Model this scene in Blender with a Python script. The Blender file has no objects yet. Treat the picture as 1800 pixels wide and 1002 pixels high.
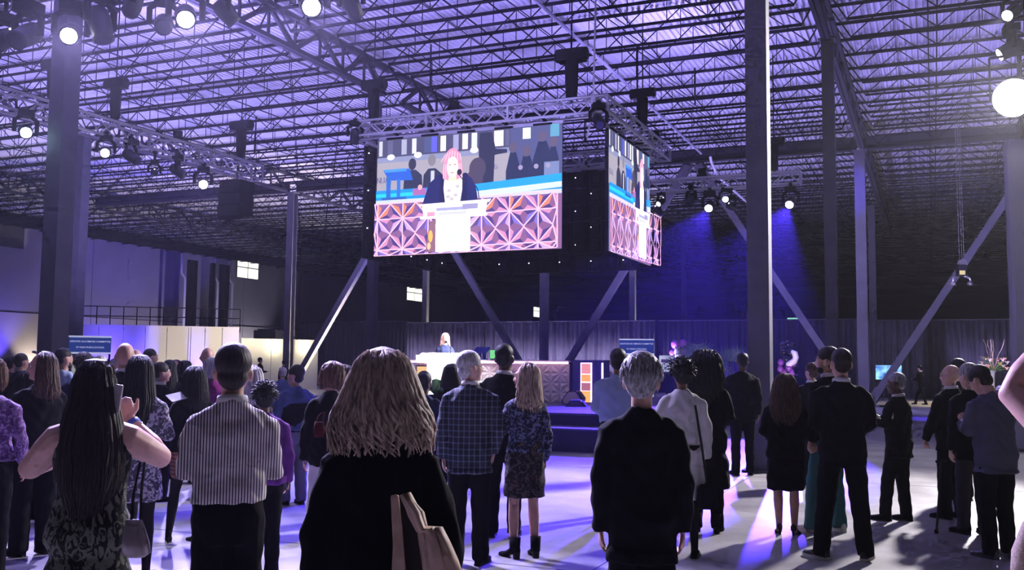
import bpy, bmesh, math, random
import numpy as np
from mathutils import Vector, Matrix, noise

random.seed(7)
scene = bpy.context.scene
COL = scene.collection

# ------------------------------------------------------------------ camera
F_PX, CX, CY = 1700.0, 900.0, 501.0
YAW, PITCH, ROLL = math.radians(23.5), math.radians(4.67), math.radians(0.57)
CAM = Vector((0, 0, 1.68))
_s, _c = math.sin(YAW), math.cos(YAW)
FWD = Vector((-_s * math.cos(PITCH), _c * math.cos(PITCH), math.sin(PITCH)))
_r0 = Vector((_c, _s, 0)); _u0 = _r0.cross(FWD)
RGT = _r0 * math.cos(ROLL) + _u0 * math.sin(ROLL)
UPV = -_r0 * math.sin(ROLL) + _u0 * math.cos(ROLL)
cam_data = bpy.data.cameras.new('camera')
cam = bpy.data.objects.new('camera', cam_data); COL.objects.link(cam)
cam_data.sensor_width = 36.0; cam_data.lens = F_PX / 1800 * 36
cam_data.clip_end = 500
m = Matrix((RGT, UPV, -FWD)).transposed().to_4x4(); m.translation = CAM
cam.matrix_world = m
scene.camera = cam

# ------------------------------------------------------------------ world, exposure
world = bpy.data.worlds.new('world'); scene.world = world
world.use_nodes = True
world.node_tree.nodes['Background'].inputs['Color'].default_value = (0.30, 0.28, 0.62, 1)
world.node_tree.nodes['Background'].inputs['Strength'].default_value = 0.006
# theatrical haze fills the whole hall, so it is the world's own volume
_vol = world.node_tree.nodes.new('ShaderNodeVolumeScatter'); _vol.inputs['Density'].default_value = 0.00034
_vol.inputs['Anisotropy'].default_value = 0.66; _vol.inputs['Color'].default_value = (.9, .9, 1, 1)
world.node_tree.links.new(_vol.outputs[0], world.node_tree.nodes['World Output'].inputs['Volume'])
vs = scene.view_settings
vs.view_transform = 'Standard'; vs.look = 'None'; vs.gamma = 1; vs.use_curve_mapping = False
vs.exposure = 0.0
scene.cycles.use_denoising = True
scene.cycles.max_bounces = 4; scene.cycles.diffuse_bounces = 2; scene.cycles.glossy_bounces = 2
scene.cycles.use_adaptive_sampling = True; scene.cycles.adaptive_threshold = .1; scene.cycles.adaptive_min_samples = 12
scene.cycles.transmission_bounces = 4; scene.cycles.volume_bounces = 0; scene.cycles.transparent_max_bounces = 6
scene.cycles.volume_step_rate = 4.0; scene.cycles.sample_clamp_indirect = 4.0
scene.cycles.caustics_reflective = False; scene.cycles.caustics_refractive = False

# ------------------------------------------------------------------ pixel -> place
def ray(px, py):
    return FWD + RGT * ((px - CX) / F_PX) + UPV * ((CY - py) / F_PX)
def at_d(px, py, d):
    return CAM + ray(px, py) * d
def on_z(px, py, z=0.0):
    r = ray(px, py); return CAM + r * ((z - CAM.z) / r.z)
def on_y(px, py, Y):
    r = ray(px, py); return CAM + r * (Y / r.y)
def on_x(px, py, X):
    r = ray(px, py); return CAM + r * (X / r.x)
def stand(px, d):
    """floor point in column px of the picture, d metres deep"""
    h = Vector((-_s, _c, 0)) * d + Vector((_c, _s, 0)) * (d * (px - CX) / F_PX)
    # follow the tilted vertical so that the foot, not the horizon, sits at px
    for _ in range(3):
        v = h - CAM; dep = v.dot(FWD)
        q = CX + F_PX * v.dot(RGT) / dep
        h = h + Vector((_c, _s, 0)) * ((px - q) / F_PX * dep)
    h.z = 0; return h

# ------------------------------------------------------------------ materials
MATS = {}
def mat(name, col=(.5, .5, .5), rough=.6, metal=0.0, emit=None, estr=0.0, spec=.4, vary=0.0, vscale=6.0, bump=0.0, bscale=60.0, alpha=None, trans=0.0):
    if name in MATS: return MATS[name]
    M = bpy.data.materials.new(name); M.use_nodes = True
    nt = M.node_tree; b = nt.nodes['Principled BSDF']
    b.inputs['Base Color'].default_value = (*col, 1)
    b.inputs['Roughness'].default_value = rough
    b.inputs['Metallic'].default_value = metal
    b.inputs['Specular IOR Level'].default_value = spec
    if trans: b.inputs['Transmission Weight'].default_value = trans
    if emit:
        b.inputs['Emission Color'].default_value = (*emit, 1)
        b.inputs['Emission Strength'].default_value = estr
    if vary or bump:
        tc = nt.nodes.new('ShaderNodeTexCoord')
    if vary:
        n = nt.nodes.new('ShaderNodeTexNoise'); n.inputs['Scale'].default_value = vscale; n.inputs['Detail'].default_value = 4
        nt.links.new(tc.outputs['Object'], n.inputs['Vector'])
        r = nt.nodes.new('ShaderNodeValToRGB')
        r.color_ramp.elements[0].position = .3; r.color_ramp.elements[1].position = .7
        r.color_ramp.elements[0].color = (*[max(0, c * (1 - vary)) for c in col], 1)
        r.color_ramp.elements[1].color = (*[min(1, c * (1 + vary)) for c in col], 1)
        nt.links.new(n.outputs['Fac'], r.inputs['Fac']); nt.links.new(r.outputs['Color'], b.inputs['Base Color'])
    if bump:
        n2 = nt.nodes.new('ShaderNodeTexNoise'); n2.inputs['Scale'].default_value = bscale; n2.inputs['Detail'].default_value = 3
        nt.links.new(tc.outputs['Object'], n2.inputs['Vector'])
        bp = nt.nodes.new('ShaderNodeBump'); bp.inputs['Strength'].default_value = bump; bp.inputs['Distance'].default_value = .01
        nt.links.new(n2.outputs['Fac'], bp.inputs['Height']); nt.links.new(bp.outputs['Normal'], b.inputs['Normal'])
    MATS[name] = M
    return M

def vcol_mat(name, emission=0.0, rough=.6):
    """material that takes its colour from the mesh's own colour attribute (flat print, screens)"""
    if name in MATS: return MATS[name]
    M = bpy.data.materials.new(name); M.use_nodes = True
    nt = M.node_tree; b = nt.nodes['Principled BSDF']
    a = nt.nodes.new('ShaderNodeVertexColor'); a.layer_name = 'col'
    b.inputs['Roughness'].default_value = rough
    if emission:
        b.inputs['Base Color'].default_value = (0.01, 0.01, 0.01, 1)
        nt.links.new(a.outputs['Color'], b.inputs['Emission Color'])
        b.inputs['Emission Strength'].default_value = emission
    else:
        nt.links.new(a.outputs['Color'], b.inputs['Base Color'])
    MATS[name] = M
    return M

# ------------------------------------------------------------------ mesh builder
def basis(d, up=Vector((0, 0, 1))):
    d = d.normalized()
    if abs(d.dot(up)) > .98: up = Vector((0, 1, 0)) if abs(d.y) < .9 else Vector((1, 0, 0))
    r = d.cross(up).normalized(); u = r.cross(d).normalized()
    return r, u, d

class MB:
    def __init__(s): s.v = []; s.f = []; s.c = []
    def add(s, vs, fs, col=None):
        o = len(s.v); s.v += [tuple(v) for v in vs]; s.f += [tuple(i + o for i in f) for f in fs]
        s.c += [col] * len(fs); return s
    def box(s, c, size, R=None, col=None):
        c = Vector(c); hx, hy, hz = [q / 2 for q in size]
        pts = [Vector((x, y, z)) for x in (-hx, hx) for y in (-hy, hy) for z in (-hz, hz)]
        if R is not None: pts = [R @ p for p in pts]
        return s.add([c + p for p in pts], [(0, 1, 3, 2), (4, 6, 7, 5), (0, 4, 5, 1), (2, 3, 7, 6), (0, 2, 6, 4), (1, 5, 7, 3)], col)
    def bar(s, a, b, w=.05, h=None, col=None, up=Vector((0, 0, 1))):
        a, b = Vector(a), Vector(b); h = h or w
        r, u, d = basis(b - a, up); r = r * w / 2; u = u * h / 2
        return s.add([a - r - u, a + r - u, a + r + u, a - r + u, b - r - u, b + r - u, b + r + u, b - r + u],
                     [(3, 2, 1, 0), (4, 5, 6, 7), (0, 1, 5, 4), (1, 2, 6, 5), (2, 3, 7, 6), (3, 0, 4, 7)], col)
    def tube(s, pts, rad, n=10, flat=1.0, up=Vector((0, 0, 1)), col=None, caps=True):
        """tube through pts, radius per point; flat scales the second axis"""
        pts = [Vector(p) for p in pts]
        if not hasattr(rad, '__len__'): rad = [rad] * len(pts)
        vs = []; r = None
        for i, p in enumerate(pts):
            d = (pts[min(i + 1, len(pts) - 1)] - pts[max(i - 1, 0)])
            d = d.normalized() if d.length > 1e-9 else Vector((0, 0, 1))
            if r is None: r, u, _ = basis(d, up)
            else:
                r = (r - d * r.dot(d)).normalized(); u = r.cross(d).normalized()
            fl = flat[i] if hasattr(flat, '__len__') else flat
            for k in range(n):
                t = 2 * math.pi * k / n
                vs.append(p + r * (math.cos(t) * rad[i]) + u * (math.sin(t) * rad[i] * fl))
        fs = []
        for i in range(len(pts) - 1):
            for k in range(n):
                a = i * n + k; b = i * n + (k + 1) % n
                fs.append((a, b, b + n, a + n))
        if caps:
            fs.append(tuple(range(n - 1, -1, -1))); fs.append(tuple((len(pts) - 1) * n + k for k in range(n)))
        return s.add(vs, fs, col)
    def loft(s, secs, n=20, p=2.0, col=None):
        """stack of horizontal super-ellipses: (x, y, z, rx, ry)"""
        vs = []
        for (x, y, z, rx, ry) in secs:
            for k in range(n):
                t = 2 * math.pi * k / n; ct, st = math.cos(t), math.sin(t)
                vs.append((x + rx * math.copysign(abs(ct) ** (2 / p), ct), y + ry * math.copysign(abs(st) ** (2 / p), st), z))
        fs = []
        for i in range(len(secs) - 1):
            for k in range(n):
                a = i * n + k; b = i * n + (k + 1) % n
                fs.append((a, b, b + n, a + n))
        up = secs[-1][2] > secs[0][2]
        fs.append(tuple(range(n - 1, -1, -1))); fs.append(tuple((len(secs) - 1) * n + k for k in range(n)))
        if not up: fs = [f[::-1] for f in fs]
        return s.add(vs, fs, col)
    def ball(s, c, r, n=12, m=8, R=None, col=None):
        c = Vector(c); r = (r, r, r) if not hasattr(r, '__len__') else r
        vs = [Vector((0, 0, r[2]))]
        for i in range(1, m):
            ph = math.pi * i / m
            for k in range(n):
                t = 2 * math.pi * k / n
                vs.append(Vector((r[0] * math.sin(ph) * math.cos(t), r[1] * math.sin(ph) * math.sin(t), r[2] * math.cos(ph))))
        vs.append(Vector((0, 0, -r[2])))
        fs = [(0, 1 + k, 1 + (k + 1) % n) for k in range(n)]
        for i in range(m - 2):
            for k in range(n):
                a = 1 + i * n + k; b = 1 + i * n + (k + 1) % n
                fs.append((a, a + n, b + n, b))
        e = len(vs) - 1; o = 1 + (m - 2) * n
        fs += [(o + k, e, o + (k + 1) % n) for k in range(n)]
        if R is not None: vs = [R @ v for v in vs]
        return s.add([c + v for v in vs], fs, col)
    def quad(s, a, b, c, d, col=None): return s.add([a, b, c, d], [(0, 1, 2, 3)], col)
    def transform(s, M):
        s.v = [tuple(M @ Vector(v)) for v in s.v]; return s
    def merge(s, o):
        return s._merge(o)
    def _merge(s, o):
        k = len(s.v); s.v += o.v; s.f += [tuple(i + k for i in f) for f in o.f]; s.c += o.c; return s
    def mesh(s, name, material=None, smooth=False):
        me = bpy.data.meshes.new(name); me.from_pydata(s.v, [], s.f)
        if material: me.materials.append(material)
        if any(c is not None for c in s.c):
            at = me.color_attributes.new('col', 'FLOAT_COLOR', 'CORNER')
            data = []
            for f, c in zip(s.f, s.c):
                c = c or (.5, .5, .5); data += [c[0], c[1], c[2], 1.0] * len(f)
            at.data.foreach_set('color', data)
        if smooth: me.shade_smooth()
        me.update(); return me
    def build(s, name, material, parent=None, smooth=False, loc=None):
        return link(name, s.mesh(name, material, smooth), parent, loc)

def link(name, me, parent=None, loc=None):
    o = bpy.data.objects.new(name, me); COL.objects.link(o)
    if parent is not None: o.parent = parent
    if loc is not None: o.location = loc
    return o
def tag(o, label=None, cat=None, group=None, kind=None):
    if label: o['label'] = label
    if cat: o['category'] = cat
    if group: o['group'] = group
    if kind: o['kind'] = kind
    return o
def thing(name, label, cat, loc=(0, 0, 0), rz=0.0, group=None):
    o = bpy.data.objects.new(name, None); COL.objects.link(o); o.empty_display_size = .2
    o.location = loc; o.rotation_euler = (0, 0, rz)
    return tag(o, label, cat, group)
def structure(o, label, cat): return tag(o, label, cat, kind='structure')
def copy_tree(o, parent=None):
    c = o.copy(); COL.objects.link(c); c.parent = parent
    for ch in list(o.children): copy_tree(ch, c)
    return c
def spot(name, loc, target, color, power, size_deg, blend=.4, radius=.1, parent=None):
    L = bpy.data.lights.new(name, 'SPOT'); L.color = color; L.energy = power
    L.spot_size = math.radians(size_deg); L.spot_blend = blend; L.shadow_soft_size = radius
    o = bpy.data.objects.new(name, L); COL.objects.link(o)
    o.location = loc
    o.rotation_euler = (Vector(target) - Vector(loc)).to_track_quat('-Z', 'Y').to_euler()
    return o
# ================================================================== THE HALL
steel = mat('painted_grey_steel', (.10, .098, .108), .7, .0, spec=.2, vary=.12, vscale=2.5)
steel_dark = mat('dark_roof_steel', (.012, .012, .016), .9, .0, spec=.05)
steel_roof = mat('roof_girder_steel', (.04, .039, .045), .85, spec=.1)
deck_m = mat('white_roof_deck', (.62, .62, .64), .55, vary=.06, vscale=.4)
Z_DECK, Z_JB, Z_GB = 12.3, 11.22, 11.08
GX = [-62.5, -47.5, -32.5, -17.5, -2.6, 12.4]
GY = [0.0, 15.2, 29.4, 44.0, 59.0, 74.0]

# floor ------------------------------------------------------------
def floor_material():
    M = bpy.data.materials.new('polished_concrete'); M.use_nodes = True
    nt = M.node_tree; b = nt.nodes['Principled BSDF']
    tc = nt.nodes.new('ShaderNodeTexCoord')
    def nz(scale, det, dist=0.0):
        n = nt.nodes.new('ShaderNodeTexNoise'); n.inputs['Scale'].default_value = scale; n.inputs['Detail'].default_value = det
        n.inputs['Distortion'].default_value = dist
        nt.links.new(tc.outputs['Object'], n.inputs['Vector']); return n
    n1 = nz(.55, 6, 1.2); n2 = nz(4.0, 5, .6)
    r1 = nt.nodes.new('ShaderNodeValToRGB'); r1.color_ramp.elements[0].position = .32; r1.color_ramp.elements[1].position = .68
    r1.color_ramp.elements[0].color = (.30, .29, .29, 1); r1.color_ramp.elements[1].color = (.52, .51, .50, 1)
    r2 = nt.nodes.new('ShaderNodeValToRGB'); r2.color_ramp.elements[0].position = .35; r2.color_ramp.elements[1].position = .65
    r2.color_ramp.elements[0].color = (.82, .82, .82, 1); r2.color_ramp.elements[1].color = (1, 1, 1, 1)
    mx = nt.nodes.new('ShaderNodeMix'); mx.data_type = 'RGBA'; mx.blend_type = 'MULTIPLY'; mx.inputs[0].default_value = 1
    nt.links.new(n1.outputs['Fac'], r1.inputs['Fac']); nt.links.new(n2.outputs['Fac'], r2.inputs['Fac'])
    nt.links.new(r1.outputs['Color'], mx.inputs[6]); nt.links.new(r2.outputs['Color'], mx.inputs[7])
    nt.links.new(mx.outputs[2], b.inputs['Base Color'])
    mr = nt.nodes.new('ShaderNodeMapRange'); mr.inputs['To Min'].default_value = .28; mr.inputs['To Max'].default_value = .5
    nt.links.new(n1.outputs['Fac'], mr.inputs['Value']); nt.links.new(mr.outputs['Result'], b.inputs['Roughness'])
    b.inputs['Specular IOR Level'].default_value = .45
    return M
fb = MB(); fb.box((-20, 78, -.15), (90, 190, .3))
fl = fb.build('floor', floor_material()); structure(fl, 'grey polished concrete floor of the exhibition hall', 'floor')
# saw-cut joints in the slab: thin dark sealant strips
jm = mat('joint_sealant', (.09, .09, .1), .7)
for i, (a, b_) in enumerate([((-60, y, 0), (12, y, 0)) for y in (7.6, 15.2, 22.3, 29.4, 36.7, 44.0)] + [((x, -5, 0), (x, 60, 0)) for x in (-25, -17.5, -10, -2.6, 2.4)]):
    j = MB(); j.box(((a[0] + b_[0]) / 2, (a[1] + b_[1]) / 2, .0005), (max(.012, abs(a[0] - b_[0])), max(.012, abs(a[1] - b_[1])), .003))
    j.build('floor_joint', jm, fl)

# roof deck: real corrugations running with Y ------------------------
dk = MB(); pitch = .19; x = -63.0; prof = []
while x < 13:
    prof += [(x, 0), (x + .07, 0), (x + .095, .06), (x + .165, .06)]; x += pitch
n = len(prof)
ys = [-2, 30, 60, 100, 172]
dk.add([(px_, y_, Z_DECK + pz) for y_ in ys for px_, pz in prof],
       [(r * n + k, (r + 1) * n + k, (r + 1) * n + k + 1, r * n + k + 1) for r in range(len(ys) - 1) for k in range(n - 1)])
dk.quad((-63, -2, Z_DECK + .3), (13, -2, Z_DECK + .3), (13, 172, Z_DECK + .3), (-63, 172, Z_DECK + .3))
ceil = dk.build('ceiling', deck_m); structure(ceil, 'white corrugated roof deck washed in violet light', 'ceiling')

# open-web joists ----------------------------------------------------
jw = MB(); L = 14.9; JD = 1.0
jw.bar((0, -.035, JD), (L, -.035, JD), .04, .075); jw.bar((0, .035, JD), (L, .035, JD), .04, .075)
jw.bar((.6, -.03, 0), (L - .6, -.03, 0), .035, .06); jw.bar((.6, .03, 0), (L - .6, .03, 0), .035, .06)
np_ = 6; dx = (L - 1.2) / np_
for i in range(np_):
    a = .6 + i * dx
    jw.bar((a, 0, .02), (a + dx / 2, 0, JD - .02), .028); jw.bar((a + dx / 2, 0, JD - .02), (a + dx, 0, .02), .028)
    jw.bar((a + dx / 2, 0, .02), (a + dx / 2, 0, JD), .02)
    if i: jw.bar((a, 0, .02), (a, 0, JD), .02)
jw.bar((.0, 0, JD), (.6, 0, .0), .035); jw.bar((L, 0, JD), (L - .6, 0, .0), .035)
jme = jw.mesh('roof_joist', steel_dark)
rows = [6.3 + 1.62 * i for i in range(60)]
njoist = 0
for gi in range(5):
    xa, xb = GX[gi], GX[gi + 1]
    for y in rows:
        # keep only the ones the lens can see
        pts = [Vector((xa, y, Z_JB)), Vector((xb, y, Z_JB)), Vector(((xa + xb) / 2, y, Z_JB))]
        vis = False
        for p in pts:
            v = p - CAM; dz = v.dot(FWD)
            if dz > 1:
                qx = CX + F_PX * v.dot(RGT) / dz; qy = CY - F_PX * v.dot(UPV) / dz
                if -350 < qx < 2300 and qy > -160: vis = True
        if not vis or njoist >= 300: continue
        if y > 62 and not (xa > -63): continue
        if y > 78: continue
        njoist += 1
        o = link('roof_joist', jme, ceil); o.location = (xa + .05, y, Z_JB)
far = MB()
for k in range(58):
    y = 78.5 + 1.6 * k
    far.bar((-62, y, Z_JB), (12, y, Z_JB), .09, .08); far.bar((-62, y, Z_JB + 1.0), (12, y, Z_JB + 1.0), .09, .1)
fo = far.build('roof_joist', steel_dark, ceil); fo['kind'] = 'stuff'

# bridging rods, along Y at chord height
for gi in range(5):
    for f in (.18, .39, .61, .82):
        x = GX[gi] + 15 * f
        for dz in (.03, .97):
            b_ = MB(); b_.bar((x, 10, Z_JB + dz), (x, 100, Z_JB + dz), .03); b_.build('bridging_rod', steel_dark, ceil)

# girders along Y on the column lines --------------------------------
def girder(Lg):
    g = MB(); dp = .98
    g.bar((-.07, 0, dp), (-.07, Lg, dp), .12, .14); g.bar((.07, 0, dp), (.07, Lg, dp), .12, .14)
    g.bar((-.07, .5, 0), (-.07, Lg - .5, 0), .11, .13); g.bar((.07, .5, 0), (.07, Lg - .5, 0), .11, .13)
    k = 5; st = (Lg - 1) / k
    for i in range(k):
        a = .5 + i * st
        g.bar((0, a, .05), (0, a + st / 2, dp - .05), .1, .13); g.bar((0, a + st / 2, dp - .05), (0, a + st, .05), .1, .13)
        g.bar((0, a + st / 2, .05), (0, a + st / 2, dp), .07)
        if i: g.bar((0, a, .05), (0, a, dp), .07)
    return g
for gx in GX[:-1]:
    for a, b_ in zip(GY[:-1], GY[1:]):
        if gx == -62.5: continue
        if gx < -40 and b_ < 40: continue
        girder(b_ - a - .3).build('roof_girder', steel_roof, ceil, loc=(gx, a + .15, Z_GB))

# columns and braces -------------------------------------------------
def wide_flange(ht, w=.42, d=.42, t=.03):
    c = MB()
    c.box((0, -d / 2 + t / 2, ht / 2), (w, t, ht)); c.box((0, d / 2 - t / 2, ht / 2), (w, t, ht)); c.box((0, 0, ht / 2), (t, d - 2 * t, ht))
    return c
def column(x, y, w, label, box=True, mt=steel):
    r = thing('steel_column', label, 'column', (x, y, 0)); r['kind'] = 'structure'
    c = MB()
    if box: c.box((0, 0, Z_GB / 2), (w, w, Z_GB))
    else: c = wide_flange(Z_GB, w, w)
    c.build('shaft', mt, r)
    p = MB(); p.box((0, 0, .02), (w + .2, w + .2, .04)); p.build('base_plate', mt, r)
    p = MB(); p.box((0, 0, Z_GB - .02), (w + .14, w + .14, .04)); p.build('cap_plate', mt, r)
    return r
column(-17.5, 15.3, .43, 'grey steel column at far left beside the lit truss')
column(-32.5, 29.5, .43, 'dark steel column just right of the far-left column')
_p = stand(1339, 15.7)
column(_p.x, _p.y, .345, 'broad grey steel column right of the hanging screens')
_p = stand(1466, 27.2)
column(_p.x, _p.y, .33, 'grey steel column directly behind the man in sneakers')
column(-2.72, 44.0, .44, 'slim steel column where the right-hand braces meet')
column(-32.5, 44.0, .42, 'steel column with lit edge beside the sloping brace at left', box=False)
column(-17.4, 44.0, .36, 'blue-lit column below the screens between two sloping braces')
column(-18.3, 29.6, .3, 'dim column left of the speaker behind the blonde woman')
column(-32.5, 59.6, .36, 'pale far column behind the curtain left of the speaker')
column(-17.5, 59.6, .36, 'pale far column behind the curtain right of the stage braces')
column(-3.1, 59.6, .4, 'pale far column behind the curtain at the right')
column(-17.6, 74, .36, 'faint farthest column above the curtain')
br = MB()
# frame beam along X at Y=44
for a, b_ in zip(GX[1:-1], GX[2:]):
    w = MB()
    Lb = b_ - a - .44
    w.box((0, 0, .02), (Lb, .32, .035)); w.box((0, 0, .56), (Lb, .32, .035)); w.box((0, 0, .29), (Lb, .03, .52))
    w.build('frame_beam', steel_roof, ceil, loc=((a + b_) / 2, 44.0, Z_GB))
brace_data = [(-32.5, -25.0, 'sloping steel brace rising from the lit-edge column'), (-17.4, -25.0, 'sloping steel brace left of the blue-lit column, rising to the screens'),
              (-17.4, -10.0, 'sloping steel brace right of the blue-lit column'), (-2.7, -10.0, 'sloping steel brace coming down behind the broad column'),
              (-2.7, 4.7, 'long sloping steel brace rising to the far right')]
for xa, xb, lab in brace_data:
    s_ = 1 if xb > xa else -1
    A = Vector((xa + s_ * .35, 44.0, .35)); B = Vector((xb - s_ * .25, 44.0, Z_GB - .1))
    r = thing('steel_brace', lab, 'brace', (xa + s_ * .35, 44.0, 0)); r['kind'] = 'structure'
    q = MB(); q.bar(A - r.location, B - r.location, .3, .3); q.build('tube', steel, r)
    q = MB(); d = (B - A).normalized(); q.bar(A - d * .25 - r.location, A + d * .5 - r.location, .03, .42); q.build('gusset_plate', steel, r)
    q = MB(); q.bar(B - d * .5 - r.location, B + d * .1 - r.location, .03, .5); q.build('gusset_plate', steel, r)

# conduits and sprinkler pipes under the deck
pipe_w = mat('white_pipe', (.75, .75, .78), .4)
pp = MB(); pp.tube([(-9.3, 14, 11.16), (-9.3, 42.5, 11.16)], .05, 8)
tag(pp.build('sprinkler_pipe', mat('grey_pipe', (.30, .30, .33), .5)), 'long white pipe running under the roof above the right screen', 'pipe')
pp = MB(); pp.tube([(-9.0, 43.0, 11.1), (-9.0, 43.2, 10.9), (-9.0, 44.6, 10.5), (-9.0, 60, 10.5)], .06, 8)
tag(pp.build('sprinkler_pipe', pipe_w), 'white pipe elbow dropping below the frame beam', 'pipe')
for i, (x, y, l) in enumerate([(-6.8, 30.2, 1.2), (-5.2, 33, 1.6), (-13.6, 25, 1.3), (-11.5, 33.0, 1.4), (-25, 38, 1.5), (-7.9, 27.4, 2.0), (-24, 30, 1.5)]):
    h = MB(); h.tube([(0, 0, 0), (0, 0, -l)], .03, 6); h.build('drop_rod', steel_dark, ceil, loc=(x, y, Z_JB))

# left wall ------------------------------------------------------------
wallm = mat('painted_concrete_wall', (.42, .41, .43), .8, vary=.08, vscale=.3)
wallb = mat('cream_wall_paint', (.62, .58, .52), .75, vary=.05, vscale=.5)
XW = -61.0
wl = thing('wall_left', 'tall grey tilt-up concrete wall at the left of the hall', 'wall', (XW, 0, 0)); wl['kind'] = 'structure'
y0, W = 20.0, 9.2
for i in range(14):
    ya = y0 + i * W
    p = MB(); p.box((-.15, ya + W / 2, 8.65), (.3, W - .06, 7.1)); p.build('wall_panel', wallm, wl)
    p = MB(); p.box((-.13, ya + W / 2, 2.52), (.34, W - .06, 5.04)); p.build('wall_panel', wallb, wl)
p = MB(); p.box((-.4, 90, 6.1), (.1, 140, 12.2)); p.build('wall_backing', steel_dark, wl)
p = MB(); p.box((.1, 90, 11.75), (.3, 140, .9)); p.build('eave_beam', steel_dark, wl)
glow = mat('daylight_window', (.8, .85, .8), .3, emit=(1.0, 1.0, .85), estr=1.3)
framem = mat('window_frame', (.3, .3, .3), .5)
def far_window(k, cy, cz, w, h, lab):
    r = thing('window_%d' % k, lab, 'window', (XW + .05, cy, cz)); r['kind'] = 'structure'
    for a in (0, 1):
        for b_ in (0, 1):
            q = MB(); q.box((.02, (a - .5) * w / 2, (b_ - .5) * h / 2), (.03, w / 2 - .12, h / 2 - .1)); q.build('pane', glow, r)
    q = MB(); q.box((0, 0, 0), (.03, w + .12, h + .12)); q.build('frame', framem, r)
p1 = on_x(435, 471, XW); p2 = on_x(728, 515, XW); p3 = on_x(945, 547, XW)
far_window(1, p1.y, p1.z, 3.2, 2.1, 'bright four-pane window high on the left wall')
far_window(2, p2.y, p2.z, 4.0, 2.1, 'small bright window left of the diagonal brace')
far_window(3, p3.y, p3.z, 4.0, 2.1, 'tiny bright window below the screens')
v = on_x(8, 408, XW)
r = thing('wall_vent', 'dark louvred vent high on the left wall', 'vent', (XW + .03, v.y, v.z))
q = MB(); q.box((.02, 0, 0), (.05, 3.2, 2.1)); q.build('frame', steel, r)
for i in range(9):
    q = MB(); q.box((.06, 0, -.9 + i * .22), (.06, 3.0, .1)); q.build('slat', steel, r)
# pipes and ducts standing before the wall
black = mat('matt_black', (.006, .006, .007), .75, spec=.25)
for px_, kind in [(323, 'p'), (381, 'p'), (407, 'p'), (331, 'd'), (339, 'd'), (371, 'd'), (387, 'd'), (396, 'd')]:
    b0 = on_x(px_, 560, -57.5)
    q = MB()
    if kind == 'p':
        q.tube([(0, 0, 0), (0, 0, 8.6), (-.05, -.4, 9.0), (-.05, -.4, 10.6)], .11, 8)
        tag(q.build('wall_pipe', pipe_w, loc=(b0.x, b0.y, 0), smooth=True), {323: 'white kinked pipe, leftmost of three along the left wall', 381: 'white pipe, middle of three along the left wall', 407: 'white pipe nearest the bright window'}[px_], 'pipe')
    else:
        q.box((0, 0, 5.1), (.32, .4, 10.2)); q.box((0, 0, 7.2), (.36, .44, .12)); q.box((0, 0, 4.2), (.36, .44, .12))
        tag(q.build('vertical_duct', black, loc=(b0.x, b0.y, 0)), {331: 'black duct just right of the kinked white pipe', 339: 'second black duct right of the kinked white pipe', 371: 'black duct left of the middle white pipe', 387: 'black duct right of the middle white pipe', 396: 'black duct next to the white pipe by the window'}[px_], 'duct')

# modular white booth wall with railing above
panel_m = mat('white_laminate', (.72, .70, .64), .5, vary=.03, vscale=.7)
A = at_d(139, 571, 54.0); B = at_d(421, 577, 56.2)
A2 = Vector((A.x, A.y, 0)); B2 = Vector((B.x, B.y, 0)); dirv = (B2 - A2).normalized(); Lw = (B2 - A2).length
nrm = Vector((dirv.y, -dirv.x, 0))
ang = math.atan2(dirv.y, dirv.x)
bw = thing('wall_booth', 'white modular partition wall with violet uplighting at left', 'partition', (A2.x, A2.y, 0), ang); bw['kind'] = 'structure'
edges = [0, .12, .27, .405, .54, .675, .69, .78, .89, 1.0]
for a, b_ in zip(edges[:-1], edges[1:]):
    q = MB(); q.box((Lw * (a + b_) / 2, .06, 1.8), (Lw * (b_ - a) - .03, .1, 3.6)); q.build('panel', panel_m, bw)
q = MB(); q.box((Lw / 2, .06, 3.63), (Lw, .14, .06)); q.build('top_rail', panel_m, bw)
rail = thing('platform_railing', 'dark railing above the white partition wall', 'railing', (A2.x, A2.y, 0), ang)
for k in range(13):
    q = MB(); q.tube([(Lw * k / 12, 1.2, 3.5), (Lw * k / 12, 1.2, 4.75)], .03, 6); q.build('post', steel_dark, rail)
for z in (4.2, 4.75):
    q = MB(); q.tube([(0, 1.2, z), (Lw, 1.2, z)], .03, 6); q.build('rail', steel_dark, rail)
q = MB(); q.box((Lw / 2, 1.6, 3.45), (Lw, 1.2, .12)); q.build('platform', steel_dark, rail)
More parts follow.
